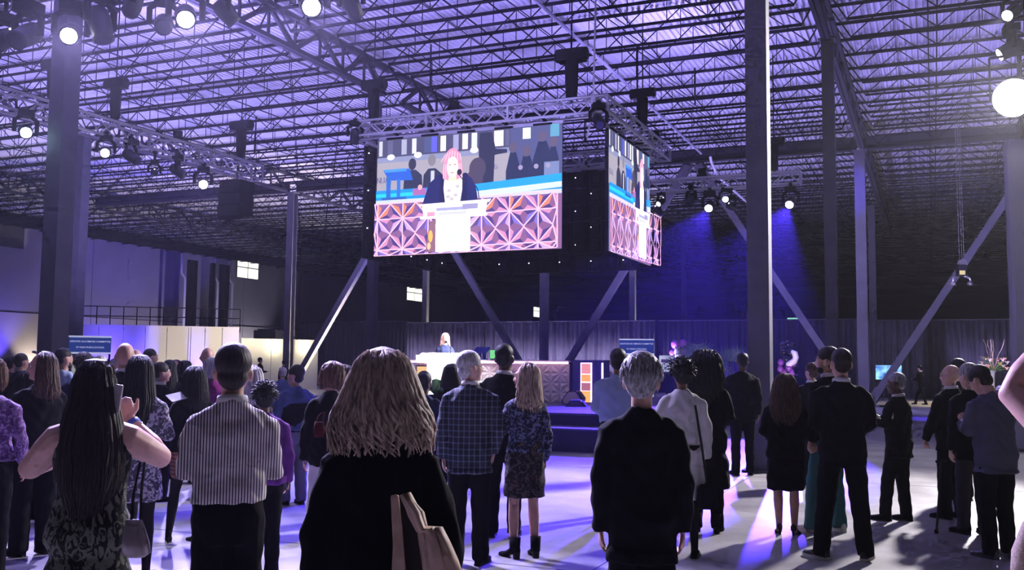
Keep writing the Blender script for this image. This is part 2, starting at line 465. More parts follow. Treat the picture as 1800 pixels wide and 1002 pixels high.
# lower white booth with two wall lamps
A = at_d(424, 595, 57); B = at_d(560, 597, 60)
A2 = Vector((A.x, A.y, 0)); B2 = Vector((B.x, B.y, 0)); dirv = (B2 - A2).normalized(); L2 = (B2 - A2).length
ang2 = math.atan2(dirv.y, dirv.x)
lb = thing('wall_annex', 'low white annex wall lit by two wall lamps', 'partition', (A2.x, A2.y, 0), ang2); lb['kind'] = 'structure'
for a, b_ in zip([0, .38, .68], [.38, .68, 1.0]):
    q = MB(); q.box((L2 * (a + b_) / 2, .06, 1.52), (L2 * (b_ - a) - .03, .1, 3.04)); q.build('panel', panel_m, lb)
lampglow = mat('wall_lamp_glow', (1, .95, .75), .4, emit=(1, .93, .62), estr=14)
def wall_lamp(px_, lab):
    t = (px_ - 424) / 136 * L2
    P = Matrix.Rotation(ang2, 3, 'Z') @ Vector((t, -.12, 2.55)) + A2
    r = thing('wall_lamp', lab, 'lamp', P, ang2)
    q = MB(); q.box((0, .08, 0), (.2, .1, .3)); q.build('housing', steel, r)
    q = MB(); q.loft([(0, -.04, -.3, .04, .05), (0, -.04, -.1, .14, .09), (0, -.04, .18, .2, .12)], 12); q.build('shade', lampglow, r, smooth=True)
    L = bpy.data.lights.new('bulb', 'POINT'); L.energy = 40; L.color = (1, .9, .6); L.shadow_soft_size = .15
    o = bpy.data.objects.new('bulb', L); COL.objects.link(o); o.parent = r; o.location = (0, -.6, .1)
wall_lamp(481, 'glowing wall lamp, left one on the white annex')
wall_lamp(535, 'glowing wall lamp, right one on the white annex beside the lit-edge column')
q = MB(); q.box((0, 0, .25), (1.6, .8, .5)); q.box((0, 0, .53), (1.2, .6, .1))
pb = at_d(461, 592, 57.5)
tag(q.build('air_unit', steel_dark, loc=(pb.x, pb.y + 0.6, 3.05)), 'dark air unit on top of the white annex', 'air unit')

# pipe and drape -------------------------------------------------------
def drape(x0, x1, y, z1, material, lab, name='drape'):
    r = thing(name, lab, 'curtain', ((x0 + x1) / 2, y, 0)); r['kind'] = 'structure'
    w = 3.0; nn = max(1, round((x1 - x0) / w)); w = (x1 - x0) / nn
    for i in range(nn):
        k = 44; vs = []; rng = random.Random(i * 13 + int(x0 * 10))
        ph = rng.random() * 6
        for z in (0.02, z1 * .5, z1):
            for j in range(k + 1):
                u = j / k; X = -(x1 - x0) / 2 + (i + u) * w
                amp = .09 if z < z1 else .05
                Y = amp * math.sin(u * 2 * math.pi * 9 + ph + .7 * math.sin(u * 7 + i)) + .05 * math.sin(u * 31 + ph)
                vs.append((X, Y, z))
        fs = [(r_ * (k + 1) + j, r_ * (k + 1) + j + 1, (r_ + 1) * (k + 1) + j + 1, (r_ + 1) * (k + 1) + j) for r_ in range(2) for j in range(k)]
        q = MB(); q.add(vs, fs); o = q.build('curtain_panel', material, r, smooth=True)
        so = o.modifiers.new('thickness', 'SOLIDIFY'); so.thickness = .01
    q = MB(); q.tube([(-(x1 - x0) / 2, 0, z1 + .03), ((x1 - x0) / 2, 0, z1 + .03)], .03, 8); q.build('drape_pole', steel, r)
    for i in range(nn + 1):
        q = MB(); q.tube([(-(x1 - x0) / 2 + i * w, .14, 0), (-(x1 - x0) / 2 + i * w, .14, z1 + .03)], .025, 6); q.build('upright', steel, r)
    return r
drape_m = mat('charcoal_velour', (.12, .115, .13), .85, vary=.15, vscale=1.5)
drape_unlit = mat('black_velour', (.02, .02, .022), .9)  # same charcoal drape, its lack of light put into the colour
drape(-33.0, -15.6, 58.0, 4.4, drape_m, 'pleated grey curtain behind the stage', 'trim_1')
drape(-15.5, -4.0, 58.4, 4.4, mat('dark_velour', (.045, .04, .07), .85), 'dark curtain behind the balloons and palm', 'trim_2')  # same drape, darkened in colour for the dimmer light here
drape(-4.0, 14.0, 58.0, 4.3, mat('slate_velour', (.09, .09, .1), .85, vary=.15, vscale=1.5), 'dim charcoal curtain at the right behind the walking waiter', 'trim_3')  # same drape, weaker light put into its colour
drape(-42.0, -33.2, 58.2, 4.5, drape_unlit, 'unlit charcoal curtain at left of the stage curtain', 'trim_4')
# back wall far behind
q = MB(); q.box((-20, 172, 6.1), (90, .3, 12.4)); structure(q.build('wall_back', mat('dark_back_wall', (.05, .05, .06), .9)), 'dark far end wall of the hall', 'wall')
q = MB(); q.box((13.4, 95, 6.1), (.3, 150, 12.4)); structure(q.build('wall_right', mat('dark_side_wall', (.1, .1, .11), .9)), 'dark side wall of the hall beyond the frame', 'wall')
# exit sign
e = on_y(1395, 564, 58.6)
EX = thing('safety_sign', 'small pale green lit sign above the dark curtain', 'sign', (e.x, 59.3, e.z))
q = MB(); q.box((0, 0, 0), (.9, .08, .42)); q.build('housing', mat('exit_green', (.1, .5, .3), .5, emit=(.35, .9, .6), estr=.8), EX)
q = MB(); q.tube([(0, .06, -e.z), (0, .06, .2)], .03, 6); q.build('pole', steel_dark, EX)

# small uplights standing on the floor ---------------------------------------
def floor_uplight(x, y, aim, col, pw, ang, lab, blend=.6):
    P_ = Vector((x, y, 0)); d = (Vector(aim) - Vector((x, y, .25))).normalized()
    r = thing('floor_uplight', lab, 'stage light', P_, 0, 'floor uplights')
    q = MB(); q.box((0, 0, .02), (.26, .26, .04)); q.box((-.13, 0, .12), (.02, .06, .2)); q.box((.13, 0, .12), (.02, .06, .2)); q.build('bracket', steel_dark, r)
    q = MB(); c = Vector((0, 0, .2)); q.tube([c - d * .1, c + d * .1], [.09, .11], 12); q.build('can', steel_dark, r, smooth=True)
    q = MB(); q.tube([c + d * .1, c + d * .105], .095, 12); q.build('lens', mat('uplight_lens_%d%d%d' % tuple(int(k * 99) for k in col), (.5, .5, .5), .2, emit=col, estr=4), r)
    o = spot('lamp', c + d * .14, c + d, col, pw, ang, blend, .06); o.parent = r
    o.rotation_euler = d.to_track_quat('-Z', 'Y').to_euler()
CEILC = (.36, .30, 1.0)
for i, (x, y, pw, lab) in enumerate([(-27.5, 24.5, 7087, 'added roof floodlight on the floor beyond the left crowd'), (-25.0, 37.5, 7087, 'added roof floodlight on the floor left of the stage'), (-35.5, 29.5, 7750, 'added roof floodlight on the floor near the kiosk'),
                          (-24.0, 51.0, 6075, 'added roof floodlight on the floor before the stage curtain'), (-29.5, 47.5, 6000, 'added roof floodlight on the floor before the annex'), (-11.0, 38.0, 6750, 'added roof floodlight on the floor behind the stage'), (-9.5, 50.5, 4500, 'added roof floodlight on the floor before the dark curtain'), (3.5, 36.0, 5000, 'added roof floodlight on the floor at the right')]):
    floor_uplight(x, y, (x, y, 12), CEILC, pw, 140, lab)  # unseen lamps added to even out the violet on the roof
DB = (.10, .06, 1.0)
Rb = Matrix.Rotation(ang, 3, 'Z')
def booth_pt(t, off): return A0_ + Rb @ Vector((Lw * t, -off, 0))
A0_ = Vector(bw.location)
for t, pw, lab in [(.10, 1500, 'violet uplight at the left of the white partition'), (.28, 1500, 'violet uplight second along the white partition'), (.425, 800, 'violet uplight third along the white partition'), (.735, 1000, 'violet uplight fourth along the white partition'), (.965, 800, 'violet uplight at the right end of the white partition')]:
    p_ = booth_pt(t, .7); q_ = booth_pt(t, -.1); floor_uplight(p_.x, p_.y, (q_.x, q_.y, 2.2), DB, pw, 70 if t < .4 else 36, lab)
for t, lab in [(.57, 'added warm uplight at the middle of the white partition'), (.84, 'added warm uplight near the right end of the white partition')]:
    p_ = booth_pt(t, 1.6); q_ = booth_pt(t, -.1); floor_uplight(p_.x, p_.y, (q_.x, q_.y, 2.0), (1, .85, .6), 110, 70, lab)  # added warm lamps that lighten the cream panels
for y, col, pw, lab in [(47.6, DB, 2200, 'violet uplight at the foot of the left wall'), (51.5, (1, .85, .75), 500, 'warm uplight at the foot of the left wall'), (56.5, DB, 1200, 'second violet uplight at the foot of the left wall'), (75, (.8, .75, 1), 1200, 'pale uplight at the foot of the left wall below the window')]:
    floor_uplight(XW + 1.4, y, (XW, y, 5.5), col, pw, 90, lab)
for x, pw, lab in [(-31, 900, 'first curtain uplight from the left'), (-27.5, 900, 'second curtain uplight from the left'), (-24, 1100, 'third curtain uplight from the left'), (-20.5, 1100, 'fourth curtain uplight from the left'), (-17, 1000, 'fifth curtain uplight from the left')]:
    floor_uplight(x, 55.8, (x, 58, 3.2), (.62, .52, 1), pw, 100, lab)
floor_uplight(2.3, 55.6, (2.3, 58, 3.4), (.45, .36, 1), 500, 60, 'curtain uplight at the right behind the waiter')
floor_uplight(-12.5, 55.8, (-12.5, 58.4, 2.5), DB, 900, 90, 'blue curtain uplight behind the balloons')

_b = stand(1195, 37.6); floor_uplight(_b.x + .5, _b.y, (_b.x + .3, _b.y + 2.6, 2.6), (.85, .6, 1), 260, 80, 'added pink uplight before the purple balloon column')  # this lamp and the next two are added to brighten balloons and palms
_b = stand(1384, 35.6); floor_uplight(_b.x, _b.y, (_b.x - .1, _b.y + 2.6, 2.2), (.9, .7, 1), 260, 80, 'added pink uplight before the black and purple balloon column')
_b = stand(1255, 31.0); floor_uplight(_b.x, _b.y, (_b.x - .4, _b.y + 2.4, 2.3), (.7, .65, 1), 170, 90, 'added pale uplight before the potted palms')
wk = thing('work_light', 'warm work light hanging from the roof at far right', 'lamp', (3.0, 50.0, 9.2))
q = MB(); q.loft([(0, 0, -.25, .28, .28), (0, 0, 0, .12, .12), (0, 0, .15, .1, .1)], 14); q.build('shade', steel_dark, wk, smooth=True)
q = MB(); q.tube([(0, 0, .1), (0, 0, 2.6)], .015, 6); q.build('cord', steel_dark, wk)
o = spot('lamp', (0, 0, -.3), (0, 0, -5), (1, .82, .5), 5200, 75, .6, .15); o.parent = wk

floor_uplight(XW + 9, 62, (XW, 62, 8.5), (.64, .54, 1), 1500, 110, 'added lilac flood washing the left wall')  # added lamp that lifts and tints the upper wall

floor_uplight(-27.2, 45.6, (-32.4, 44.0, 5.0), (1, .85, .6), 9000, 84, 'added warm uplight shining on the lit-edge column')  # lamp added close by to make the column's warm edge
floor_uplight(-13.5, 61.8, (-17.4, 59.6, 5.5), (1, .9, .75), 5000, 70, 'added warm uplight behind the curtain at the right of the stage')  # unseen lamps added here and below to lighten the far columns
floor_uplight(-28.5, 61.8, (-32.4, 59.6, 5.5), (1, .9, .75), 5000, 70, 'added warm uplight behind the curtain at the left of the stage')
_b = stand(1752, 33.2); floor_uplight(_b.x, _b.y, (_b.x - .3, _b.y + 2.0, 2.0), (1, .88, .7), 160, 70, 'added warm uplight before the flower vase')  # added lamp that brightens the dim flowers
# ================================================================== TRUSSES, SCREENS, STAGE LIGHTS
alu = mat('aluminium_truss', (.72, .72, .76), .4, .25)
def box_truss(a, b, size, lab, group=None, step=None):
    a, b = Vector(a), Vector(b); L = (b - a).length
    r = thing('lighting_truss', lab, 'truss', a, math.atan2((b - a).y, (b - a).x), group)
    h = size / 2
    for y in (-h, h):
        for z in (-h, h):
            q = MB(); q.tube([(0, y, z), (L, y, z)], .034, 8); q.build('chord', alu, r)
    w = MB(); step = step or size * 1.15; n = max(2, round(L / step)); st = L / n
    for i in range(n):
        x0, x1 = i * st, (i + 1) * st
        if i % 2: x0, x1 = x1, x0
        for y in (-h, h): w.bar((x0, y, -h), (x1, y, h), .026)
        for z in (-h, h): w.bar((x0, -h, z), (x1, h, z), .026)
    w.build('lacing', alu, r)
    k = max(1, round(L / 2.4))
    for i in range(k + 1):
        q = MB(); x = min(max(L * i / k, .02), L - .02)
        for s_ in (-1, 1):
            q.box((x, s_ * h, 0), (.05, .05, size)); q.box((x, 0, s_ * h), (.05, size, .05))
        q.build('joint_frame', alu, r)
    return r
box_truss((-14.6, 22.5, 8.1), (-7.5, 22.5, 8.1), .4, 'front aluminium truss above the large hanging screen', 'screen frame trusses')
box_truss((-7.4, 22.3, 8.1), (-7.4, 28.6, 8.1), .4, 'right aluminium truss above the narrow angled screen', 'screen frame trusses')
box_truss((-14.6, 28.4, 8.1), (-7.7, 28.4, 8.1), .4, 'rear aluminium truss behind the hanging screens', 'screen frame trusses')
box_truss((-14.6, 22.9, 8.1), (-14.6, 28.1, 8.1), .4, 'left aluminium truss above the screen seen from behind', 'screen frame trusses')
box_truss((-18.6, 9.5, 7.35), (-18.6, 23.4, 7.35), .42, 'long light truss running behind the far-left column')
box_truss((-18.0, 10.6, 7.62), (-3.0, 10.6, 7.62), .42, 'nearest light truss at the top-left corner')
box_truss((-9.4, 29.8, 7.35), (-3.5, 29.8, 7.35), .36, 'violet-lit truss crossing behind the broad column')

# LED picture ---------------------------------------------------------
def led_picture(Wd, Ht):
    """flat picture on the LED wall: lectern speaker before a faceted panel; u,v in 0..1, v up; faces -Y"""
    q = MB(); lay = [0]
    def poly(pts, col):
        lay[0] += 1; y = -.0004 * lay[0]
        vs = [((u - .5) * Wd, y, (v - .5) * Ht) for u, v in pts]
        q.add(vs, [tuple(range(len(vs)))], col)
    def rect(u0, v0, u1, v1, col): poly([(u0, v0), (u1, v0), (u1, v1), (u0, v1)], col)
    def ell(u, v, ru, rv, col, n=22, a0=0, a1=360):
        poly([(u + ru * math.cos(math.radians(a0 + (a1 - a0) * k / n)), v + rv * math.sin(math.radians(a0 + (a1 - a0) * k / n))) for k in range(n + (0 if a1 - a0 == 360 else 1))], col)
    rng = random.Random(3)
    rect(0, 0, 1, 1, (.07, .08, .2))
    # background hall, tables
    rect(0, .55, .735, .83, (.33, .30, .36)); rect(0, .80, .735, .845, (.22, .24, .40))
    rect(0, .845, .735, 1, (.06, .06, .13))
    for u, w, c in [(.01, .02, (.5, .5, .6)), (.06, .03, (.1, .1, .2)), (.14, .03, (.35, .35, .5)), (.2, .025, (.6, .6, .65)), (.27, .04, (.06, .08, .2)), (.31, .03, (.10, .10, .9)),
                    (.36, .03, (.7, .7, .6)), (.43, .03, (.3, .3, .5)), (.48, .03, (.8, .75, .7)), (.53, .03, (.6, .62, .75)), (.58, .04, (.04, .05, .12)), (.65, .05, (.7, .62, .62)), (.71, .02, (.1, .1, .2))]:
        rect(u, .86, u + w, .99, c)
    for u in (.08, .235, .545): ell(u, .845, .022, .025, (.8, .8, .85))
    # dark group standing at right
    for u, w, v in [(.75, .06, .9), (.82, .07, .86), (.90, .08, .97), (.955, .05, .92)]:
        poly([(u - w * .6, .55), (u + w * .6, .55), (u + w * .55, v - .2), (u + w * .25, v - .1), (u - w * .25, v - .1), (u - w * .6, v - .25)], (.015, .025, .07))
        ell(u, v - .06, .022, .045, (.10, .08, .14))
    rect(.80, .9, .84, .99, (.7, .8, .75)); rect(.94, .9, .985, 1, (.1, .3, .45)); rect(.91, .56, .985, .7, (.16, .2, .38))
    for u in (.79, .87, .93): ell(u, .67, .012, .02, (.3, .25, .4))
    # man leaning at middle right
    poly([(.575, .98), (.64, .98), (.66, .84), (.72, .83), (.72, .80), (.655, .79), (.65, .56), (.59, .56), (.57, .8)], (.02, .025, .06))
    # seated people
    for u, v, hair in [(.205, .77, (.03, .03, .06)), (.315, .79, (.2, .18, .22))]:
        ell(u, v, .022, .05, hair); poly([(u - .05, .55), (u + .06, .55), (u + .055, .67), (u + .02, .72), (u - .02, .72), (u - .045, .67)], (.025, .03, .07))
    rect(.31, .56, .33, .7, (.5, .5, .62)); ell(.565, .69, .045, .09, (.06, .05, .09)); ell(.55, .60, .045, .09, (.06, .05, .09))
    # letters on the wall
    def letters(txt, u, v, hh, col):
        for ch in txt:
            w = hh * .55 * .6
            st = w * .26
            sh = {'N': [((0, 0), (0, 1)), ((0, 1), (1, 0)), ((1, 0), (1, 1))], 'U': [((0, 1), (0, .1)), ((0, .08), (1, .08)), ((1, .1), (1, 1))],
                  'A': [((0, 0), (.5, 1)), ((.5, 1), (1, 0)), ((.2, .35), (.8, .35))], 'L': [((0, 1), (0, 0)), ((0, .06), (1, .06))],
                  'G': [((1, .85), (.1, .85)), ((.1, .9), (.1, .1)), ((.1, .12), (1, .12)), ((1, .1), (1, .5)), ((.5, .5), (1, .5))]}[ch]
            for (x0, y0_), (x1, y1_) in sh:
                P0 = Vector((u + x0 * w, v + y0_ * hh)); P1 = Vector((u + x1 * w, v + y1_ * hh)); d = P1 - P0
                n_ = Vector((-d.y / 1.7, d.x * 1.7)).normalized() * st / 2 if d.length else Vector((0, 0))
                n_ = Vector((n_.x, n_.y))
                poly([tuple(P0 - n_), tuple(P1 - n_), tuple(P1 + n_), tuple(P0 + n_)], col)
            u += w * 1.4
    letters('NUAL', .005, .625, .05, (.08, .07, .2)); letters('G', .655, .67, .045, (.12, .1, .25))
    # blue ledge and white shelf
    rect(0, .47, 1, .56, (.01, .25, .75)); rect(0, .50, 1, .53, (.02, .5, .9)); rect(0, .44, 1, .475, (.5, .55, .85)); poly([(.55, .56), (1, .6), (1, .53), (.55, .50)], (.01, .3, .85)); poly([(.55, .50), (1, .535), (1, .49), (.55, .45)], (.55, .65, .95))
    # faceted star panel
    rect(0, 0, 1, .44, (.22, .10, .25))
    cu, cv = .1475, .262
    for iu in range(-1, 8):
        for iv in range(-1, 3):
            u0, v0 = iu * cu - .055, iv * cv - .085
            ctr = (u0 + cu / 2, v0 + cv / 2)
            ring = []
            for k in range(16):
                t = 2 * math.pi * k / 16; sx, sy = math.cos(t), math.sin(t); mm = max(abs(sx), abs(sy))
                rr = .5 / mm if k % 2 == 0 else .36 / mm
                ring.append((ctr[0] + sx * rr * cu, ctr[1] + sy * rr * cv))
            top = min(1, max(0, v0 / .36))
            for k in range(16):
                a, b_ = ring[k], ring[(k + 1) % 16]
                a = (min(max(a[0], 0), 1), min(max(a[1], 0), .44)); b_ = (min(max(b_[0], 0), 1), min(max(b_[1], 0), .44))
                c_ = (min(max(ctr[0], 0), 1), min(max(ctr[1], 0), .44))
                lit = (.58, .24, .44) if k % 2 else (.07, .04, .20)
                warm = rng.random()
                if k in (1, 3, 5) and warm > .3 and iv > 0: lit = (.75, .20, .12)
                if k % 2 == 0 and rng.random() > .6: lit = (.15, .08, .32)
                if k in (9, 11, 13): lit = (.52, .32, .72) if rng.random() > .4 else (.2, .15, .55)
                poly([c_, a, b_], lit)
            # ridge lines
            for k in range(0, 16, 2):
                a = ring[k]; a = (min(max(a[0], 0), 1), min(max(a[1], 0), .44)); c_ = (min(max(ctr[0], 0), 1), min(max(ctr[1], 0), .44))
                dx_, dy_ = a[0] - c_[0], a[1] - c_[1]; l_ = math.hypot(dx_, dy_)
                if l_ < .01: continue
                nx, ny = -dy_ / l_ * .003, dx_ / l_ * .005
                poly([(c_[0] - nx, c_[1] - ny), (a[0] - nx, a[1] - ny), (a[0] + nx, a[1] + ny), (c_[0] + nx, c_[1] + ny)], (.92, .50, .66))
    # blue stand on the ledge
    poly([(.075, .71), (.225, .71), (.245, .61), (.11, .62)], (.02, .10, .55)); poly([(.08, .715), (.2, .715), (.21, .69), (.085, .69)], (.05, .25, .85))
    rect(.095, .46, .12, .66, (.02, .12, .5)); rect(.155, .47, .175, .63, (.03, .14, .55)); rect(.07, .455, .21, .475, (.02, .1, .4))
    rect(.245, .48, .32, .535, (.35, .12, .35)); ell(.285, .545, .012, .022, (.9, .35, .4))
    # woman at the lectern
    poly([(.30, .40), (.335, .57), (.385, .635), (.46, .66), (.51, .635), (.56, .60), (.585, .53), (.60, .40)], (.014, .018, .11))
    for k in range(9):
        v = .41 + k * .026
        ell(.402 + .006 * (k % 2) + k * .001, v, .016, .02, (.01, .012, .07)); ell(.53 - .004 * (k % 2), v, .015, .02, (.01, .012, .07))
    poly([(.425, .40), (.415, .52), (.42, .63), (.47, .60), (.515, .63), (.515, .5), (.505, .40)], (1, .95, .85))
    for u, v in [(.445, .5), (.48, .46), (.46, .43), (.49, .53), (.44, .45)]: ell(u, v, .012, .014, (.5, .45, .5))
    HR, HL, FC = (.80, .26, .42), (.95, .48, .60), (1, .80, .68)
    ell(.462, .725, .047, .125, HR); poly([(.415, .74), (.408, .66), (.412, .60), (.435, .585), (.49, .585), (.512, .60), (.517, .66), (.51, .74)], HR)
    for k in range(7): poly([(.42 + k * .013, .83 - .01 * abs(k - 3)), (.426 + k * .013, .83 - .01 * abs(k - 3)), (.42 + (k - 3) * .006 + k * .012, .74), (.416 + (k - 3) * .006 + k * .012, .74)], HL)
    for x_ in (.414, .424, .498, .507): poly([(x_, .72), (x_ + .004, .72), (x_ + .003, .60), (x_ - .001, .60)], HL)
    poly([(.445, .63), (.482, .63), (.486, .575), (.44, .575)], (1, .62, .48)); ell(.463, .69, .031, .088, FC); ell(.458, .668, .019, .05, (1, .92, .84)); ell(.462, .745, .022, .03, (1, .88, .78))
    ell(.449, .712, .007, .005, (.45, .16, .2)); ell(.476, .712, .007, .005, (.45, .16, .2)); ell(.462, .645, .011, .006, (.8, .25, .28)); ell(.463, .68, .004, .012, (1, .7, .58))
    # microphone and gooseneck
    ell(.50, .645, .013, .026, (.02, .02, .05))
    for (a, b_) in [((.50, .62), (.525, .57)), ((.525, .57), (.56, .545)), ((.585, .53), (.6, .49)), ((.6, .49), (.608, .40))]:
        dx_, dy_ = b_[0] - a[0], b_[1] - a[1]; l_ = math.hypot(dx_, dy_); nx, ny = -dy_ / l_ * .0025, dx_ / l_ * .004
        poly([(a[0] - nx, a[1] - ny), (b_[0] - nx, b_[1] - ny), (b_[0] + nx, b_[1] + ny), (a[0] + nx, a[1] + ny)], (.02, .02, .06))
    # lectern: clear top, glowing column
    poly([(.28, .40), (.67, .41), (.66, .385), (.29, .385)], (.9, .8, .95)); poly([(.3, .385), (.65, .385), (.64, .28), (.31, .28)], (.75, .66, .85))
    rect(.38, .33, .55, .36, (.35, .35, .6)); rect(.29, .275, .65, .295, (1, .9, 1)); rect(.33, .295, .37, .33, (.8, .3, .45)); rect(.52, .34, .6, .38, (.3, .28, .5))
    rect(.378, 0, .562, .335, (1.9, 1.9, 1.85)); rect(.39, .30, .54, .325, (.55, .55, .7))
    poly([(.345, .25), (.375, .27), (.378, .0), (.325, .0), (.33, .1)], (.25, .12, .18)); ell(.35, .13, .012, .05, (.9, .45, .1)); ell(.342, .05, .01, .03, (.8, .5, .3))
    for u, v, r_ in [(.475, .12, .014), (.455, .13, .01), (.49, .135, .01), (.47, .085, .013), (.49, .09, .009)]: ell(u, v, r_, r_ * 1.5, (.6, .66, .62))
    return q
led_m = vcol_mat('led_picture', 1.55)
frame_k = mat('led_cabinet_black', (.018, .018, .02), .6)
handle_m = mat('cabinet_handle', (.09, .09, .1), .5)
stat = mat('status_light', (.8, .85, 1), .5, emit=(.8, .85, 1), estr=5)
PW, PH = 5.4, 3.18
def cabinet_mesh(w, h):
    q = MB()
    q.box((0, 0, 0), (w - .015, .06, h - .015)); q.box((0, .05, 0), (w * .5, .05, h * .55))
    for s_ in (-1, 1): q.box((s_ * w * .38, .045, 0), (.03, .05, h * .9)); q.box((0, .04, s_ * h * .42), (w * .8, .03, .03))
    q.box((0, .09, h * .16), (w * .25, .03, .03))
    return q
def led_screen(loc, rz, W, H, lab, picture, nx=10, nz=6):
    r = thing('led_screen', lab, 'screen', loc, rz, 'hanging screens')
    if picture:
        me = led_picture(W, H).mesh('picture', led_m)
        o = link('picture', me, r, (0, -.045, 0))
    cw, ch = W / nx, H / nz
    me = cabinet_mesh(cw, ch).mesh('cabinet', frame_k)
    st = MB(); st.box((0, 0, 0), (.025, .02, .025)); sm = st.mesh('status_light', stat)
    for i in range(nx):
        for j in range(nz):
            c = link('cabinet', me, r, (-W / 2 + (i + .5) * cw, 0, -H / 2 + (j + .5) * ch))
            if (i * 7 + j * 3) % 2 == 0: link('status_light', sm, c, (cw * .3, .08, ch * .3 - .1))
    q = MB(); q.box((0, .06, H / 2 + .06), (W, .08, .08)); q.build('hanging_bar', alu, r)
    for i in range(5):
        q = MB(); q.bar((-W / 2 + W * (i + .5) / 5, .06, H / 2 + .08), (-W / 2 + W * (i + .5) / 5, .06, H / 2 + .18), .04); q.box((-W / 2 + W * (i + .5) / 5, .06, H / 2 + .17), (.06, .5, .05)); q.build('hanger', black, r)
        q = MB(); q.box((-W / 2 + W * (i + .5) / 5, -.05, H / 2 + .02), (.5, .06, .05)); q.build('clamp_bar', black, r)
    return r
zc = 6.15
led_screen((-11.12, 22.5, zc), 0, PW, PH, 'large hanging screen showing the woman at the lectern, facing us', True)
led_screen((-7.52, 25.25, zc), math.pi / 2, 3.9, PH, 'narrow angled screen at right showing the same picture', True, 8)
led_screen((-10.8, 28.4, zc), math.pi, 5.2, PH, 'rear hanging screen seen from behind with dark cabinets', False)
led_screen((-14.45, 25.3, zc), -math.pi / 2, 5.0, PH, 'left hanging screen seen from behind past the big picture', False)

# hoists -----------------------------------------------------------------
def hoist(p, lab, top=Z_JB, s=1.0):
    r = thing('chain_hoist', lab, 'hoist', p)
    q = MB(); q.box((0, 0, .62 * s), (.62 * s, .3 * s, .26 * s)); q.tube([(-.36 * s, 0, .64 * s), (.36 * s, 0, .64 * s)], .14 * s, 10); q.build('motor', black, r)
    q = MB(); q.loft([(.0, 0, -.35 * s, .13 * s, .12 * s), (0, 0, 0, .15 * s, .14 * s), (0, 0, .5 * s, .16 * s, .15 * s)], 10); q.build('chain_bag', black, r, smooth=True)
    q = MB(); q.tube([(0, 0, .75 * s), (0, 0, top - p[2])], .018, 6); q.build('chain', black, r)
    q = MB(); q.tube([(0, 0, -.30 * s), (0, 0, -.42 * s)], .03, 6); q.build('hook', black, r)
hoist((-8.2, 22.5, 8.75), 'black chain hoist above the near corner of the screen frame', s=1.15)
hoist((-7.4, 26.2, 8.75), 'black chain hoist above the angled right screen')
hoist((-14.0, 22.5, 8.7), 'black chain hoist above the left end of the large screen')
hoist((-18.6, 15.9, 8.0), 'black chain hoist beside the far-left column', s=.8)
hoist((-18.6, 22.6, 8.0), 'black chain hoist at the far end of the left truss')
hoist((-18.6, 17.8, 8.0), 'black chain hoist midway along the left truss', s=.9)
hoist((-4.3, 29.8, 7.95), 'black chain hoist over the truss behind the broad column', s=.9)
q = MB(); q.tube([(-7.5, 22.35, 11.5), (-7.55, 22.3, 8.4), (-7.62, 22.25, 7.6), (-7.68, 22.2, 7.25)], .025, 6)
tag(q.build('power_cable', pipe_w), 'pale cable hanging at the near corner of the screen frame', 'cable')

# moving lights ----------------------------------------------------------
lens_cache = {}
def lens_mat(col, st):
    k = ('lens', col, st)
    if k not in lens_cache: lens_cache[k] = mat('lens_%d' % len(lens_cache), (.5, .5, .55), .1, emit=col, estr=st)
    return lens_cache[k]
def fixture(p, aim, lab, s=1.0, lens=None, beam=None, hook=None):
    """moving light hung at p (clamp point), head turned to aim; lens=(colour,strength); beam=(colour,power,angle,blend,radius)"""
    p = Vector(p); aim = Vector(aim)
    head = Vector((0, 0, -.52 * s)); d = (aim - (p + head)).normalized()
    r = thing('moving_light', lab, 'stage light', p, 0, 'moving lights on the trusses')
    yaw = math.atan2(-d.x, d.y) if math.hypot(d.x, d.y) > .05 else 0.0
    Ry = Matrix.Rotation(yaw, 4, 'Z')
    q = MB(); q.box((0, 0, -.09 * s), (.36 * s, .3 * s, .16 * s)); q.transform(Ry).build('base', black, r)
    hk = max(.06, (hook if hook is not None else p.z + .06) - p.z)
    q = MB(); q.tube([(0, 0, hk), (0, 0, -.02)], .035, 8); q.box((0, 0, hk - .03), (.1, .08, .08)); q.build('clamp', black, r)
    q = MB()
    for s_ in (-1, 1):
        q.tube([(s_ * .12 * s, 0, -.16 * s), (s_ * .25 * s, 0, -.26 * s), (s_ * .25 * s, 0, -.55 * s)], [.05 * s, .055 * s, .05 * s], 8)
    q.transform(Ry).build('yoke', black, r, smooth=True)
    H = MB(); prof = [(-.26, .09), (-.2, .15), (-.05, .17), (.1, .16), (.2, .15), (.27, .16)]
    H.tube([head + d * (t * s) for t, _ in prof], [rr * s for _, rr in prof], 14)
    hd = H.build('head', mat('fixture_grey', (.03, .03, .04), .5), r, smooth=True)
    q = MB(); q.tube([head + d * (.268 * s), head + d * (.28 * s)], [.13 * s, .12 * s], 14)
    q.build('lens', lens_mat(*lens) if lens else mat('dark_lens', (.05, .05, .08), .05), hd)
    if lens and lens[1] <= 30:
        q = MB(); q.box(head + Vector((0, 0, .0)) - d * .22 * s + Vector((.0, 0, .12 * s)), (.03, .03, .03)); q.build('indicator', stat, hd)
    if beam:
        o = spot('lamp', p + head + d * (.36 * s), aim, *beam[:3], blend=beam[3], radius=beam[4])
        o.parent = r; o.location = head + d * (.36 * s)
    return r
VIO = (.42, .36, 1.0); BLU = (.07, .03, 1.0); WHT = (.86, .82, 1.0); LAV = (.55, .48, 1.0)
ceilc = (.34, .27, 1.0)
ZT = 7.38
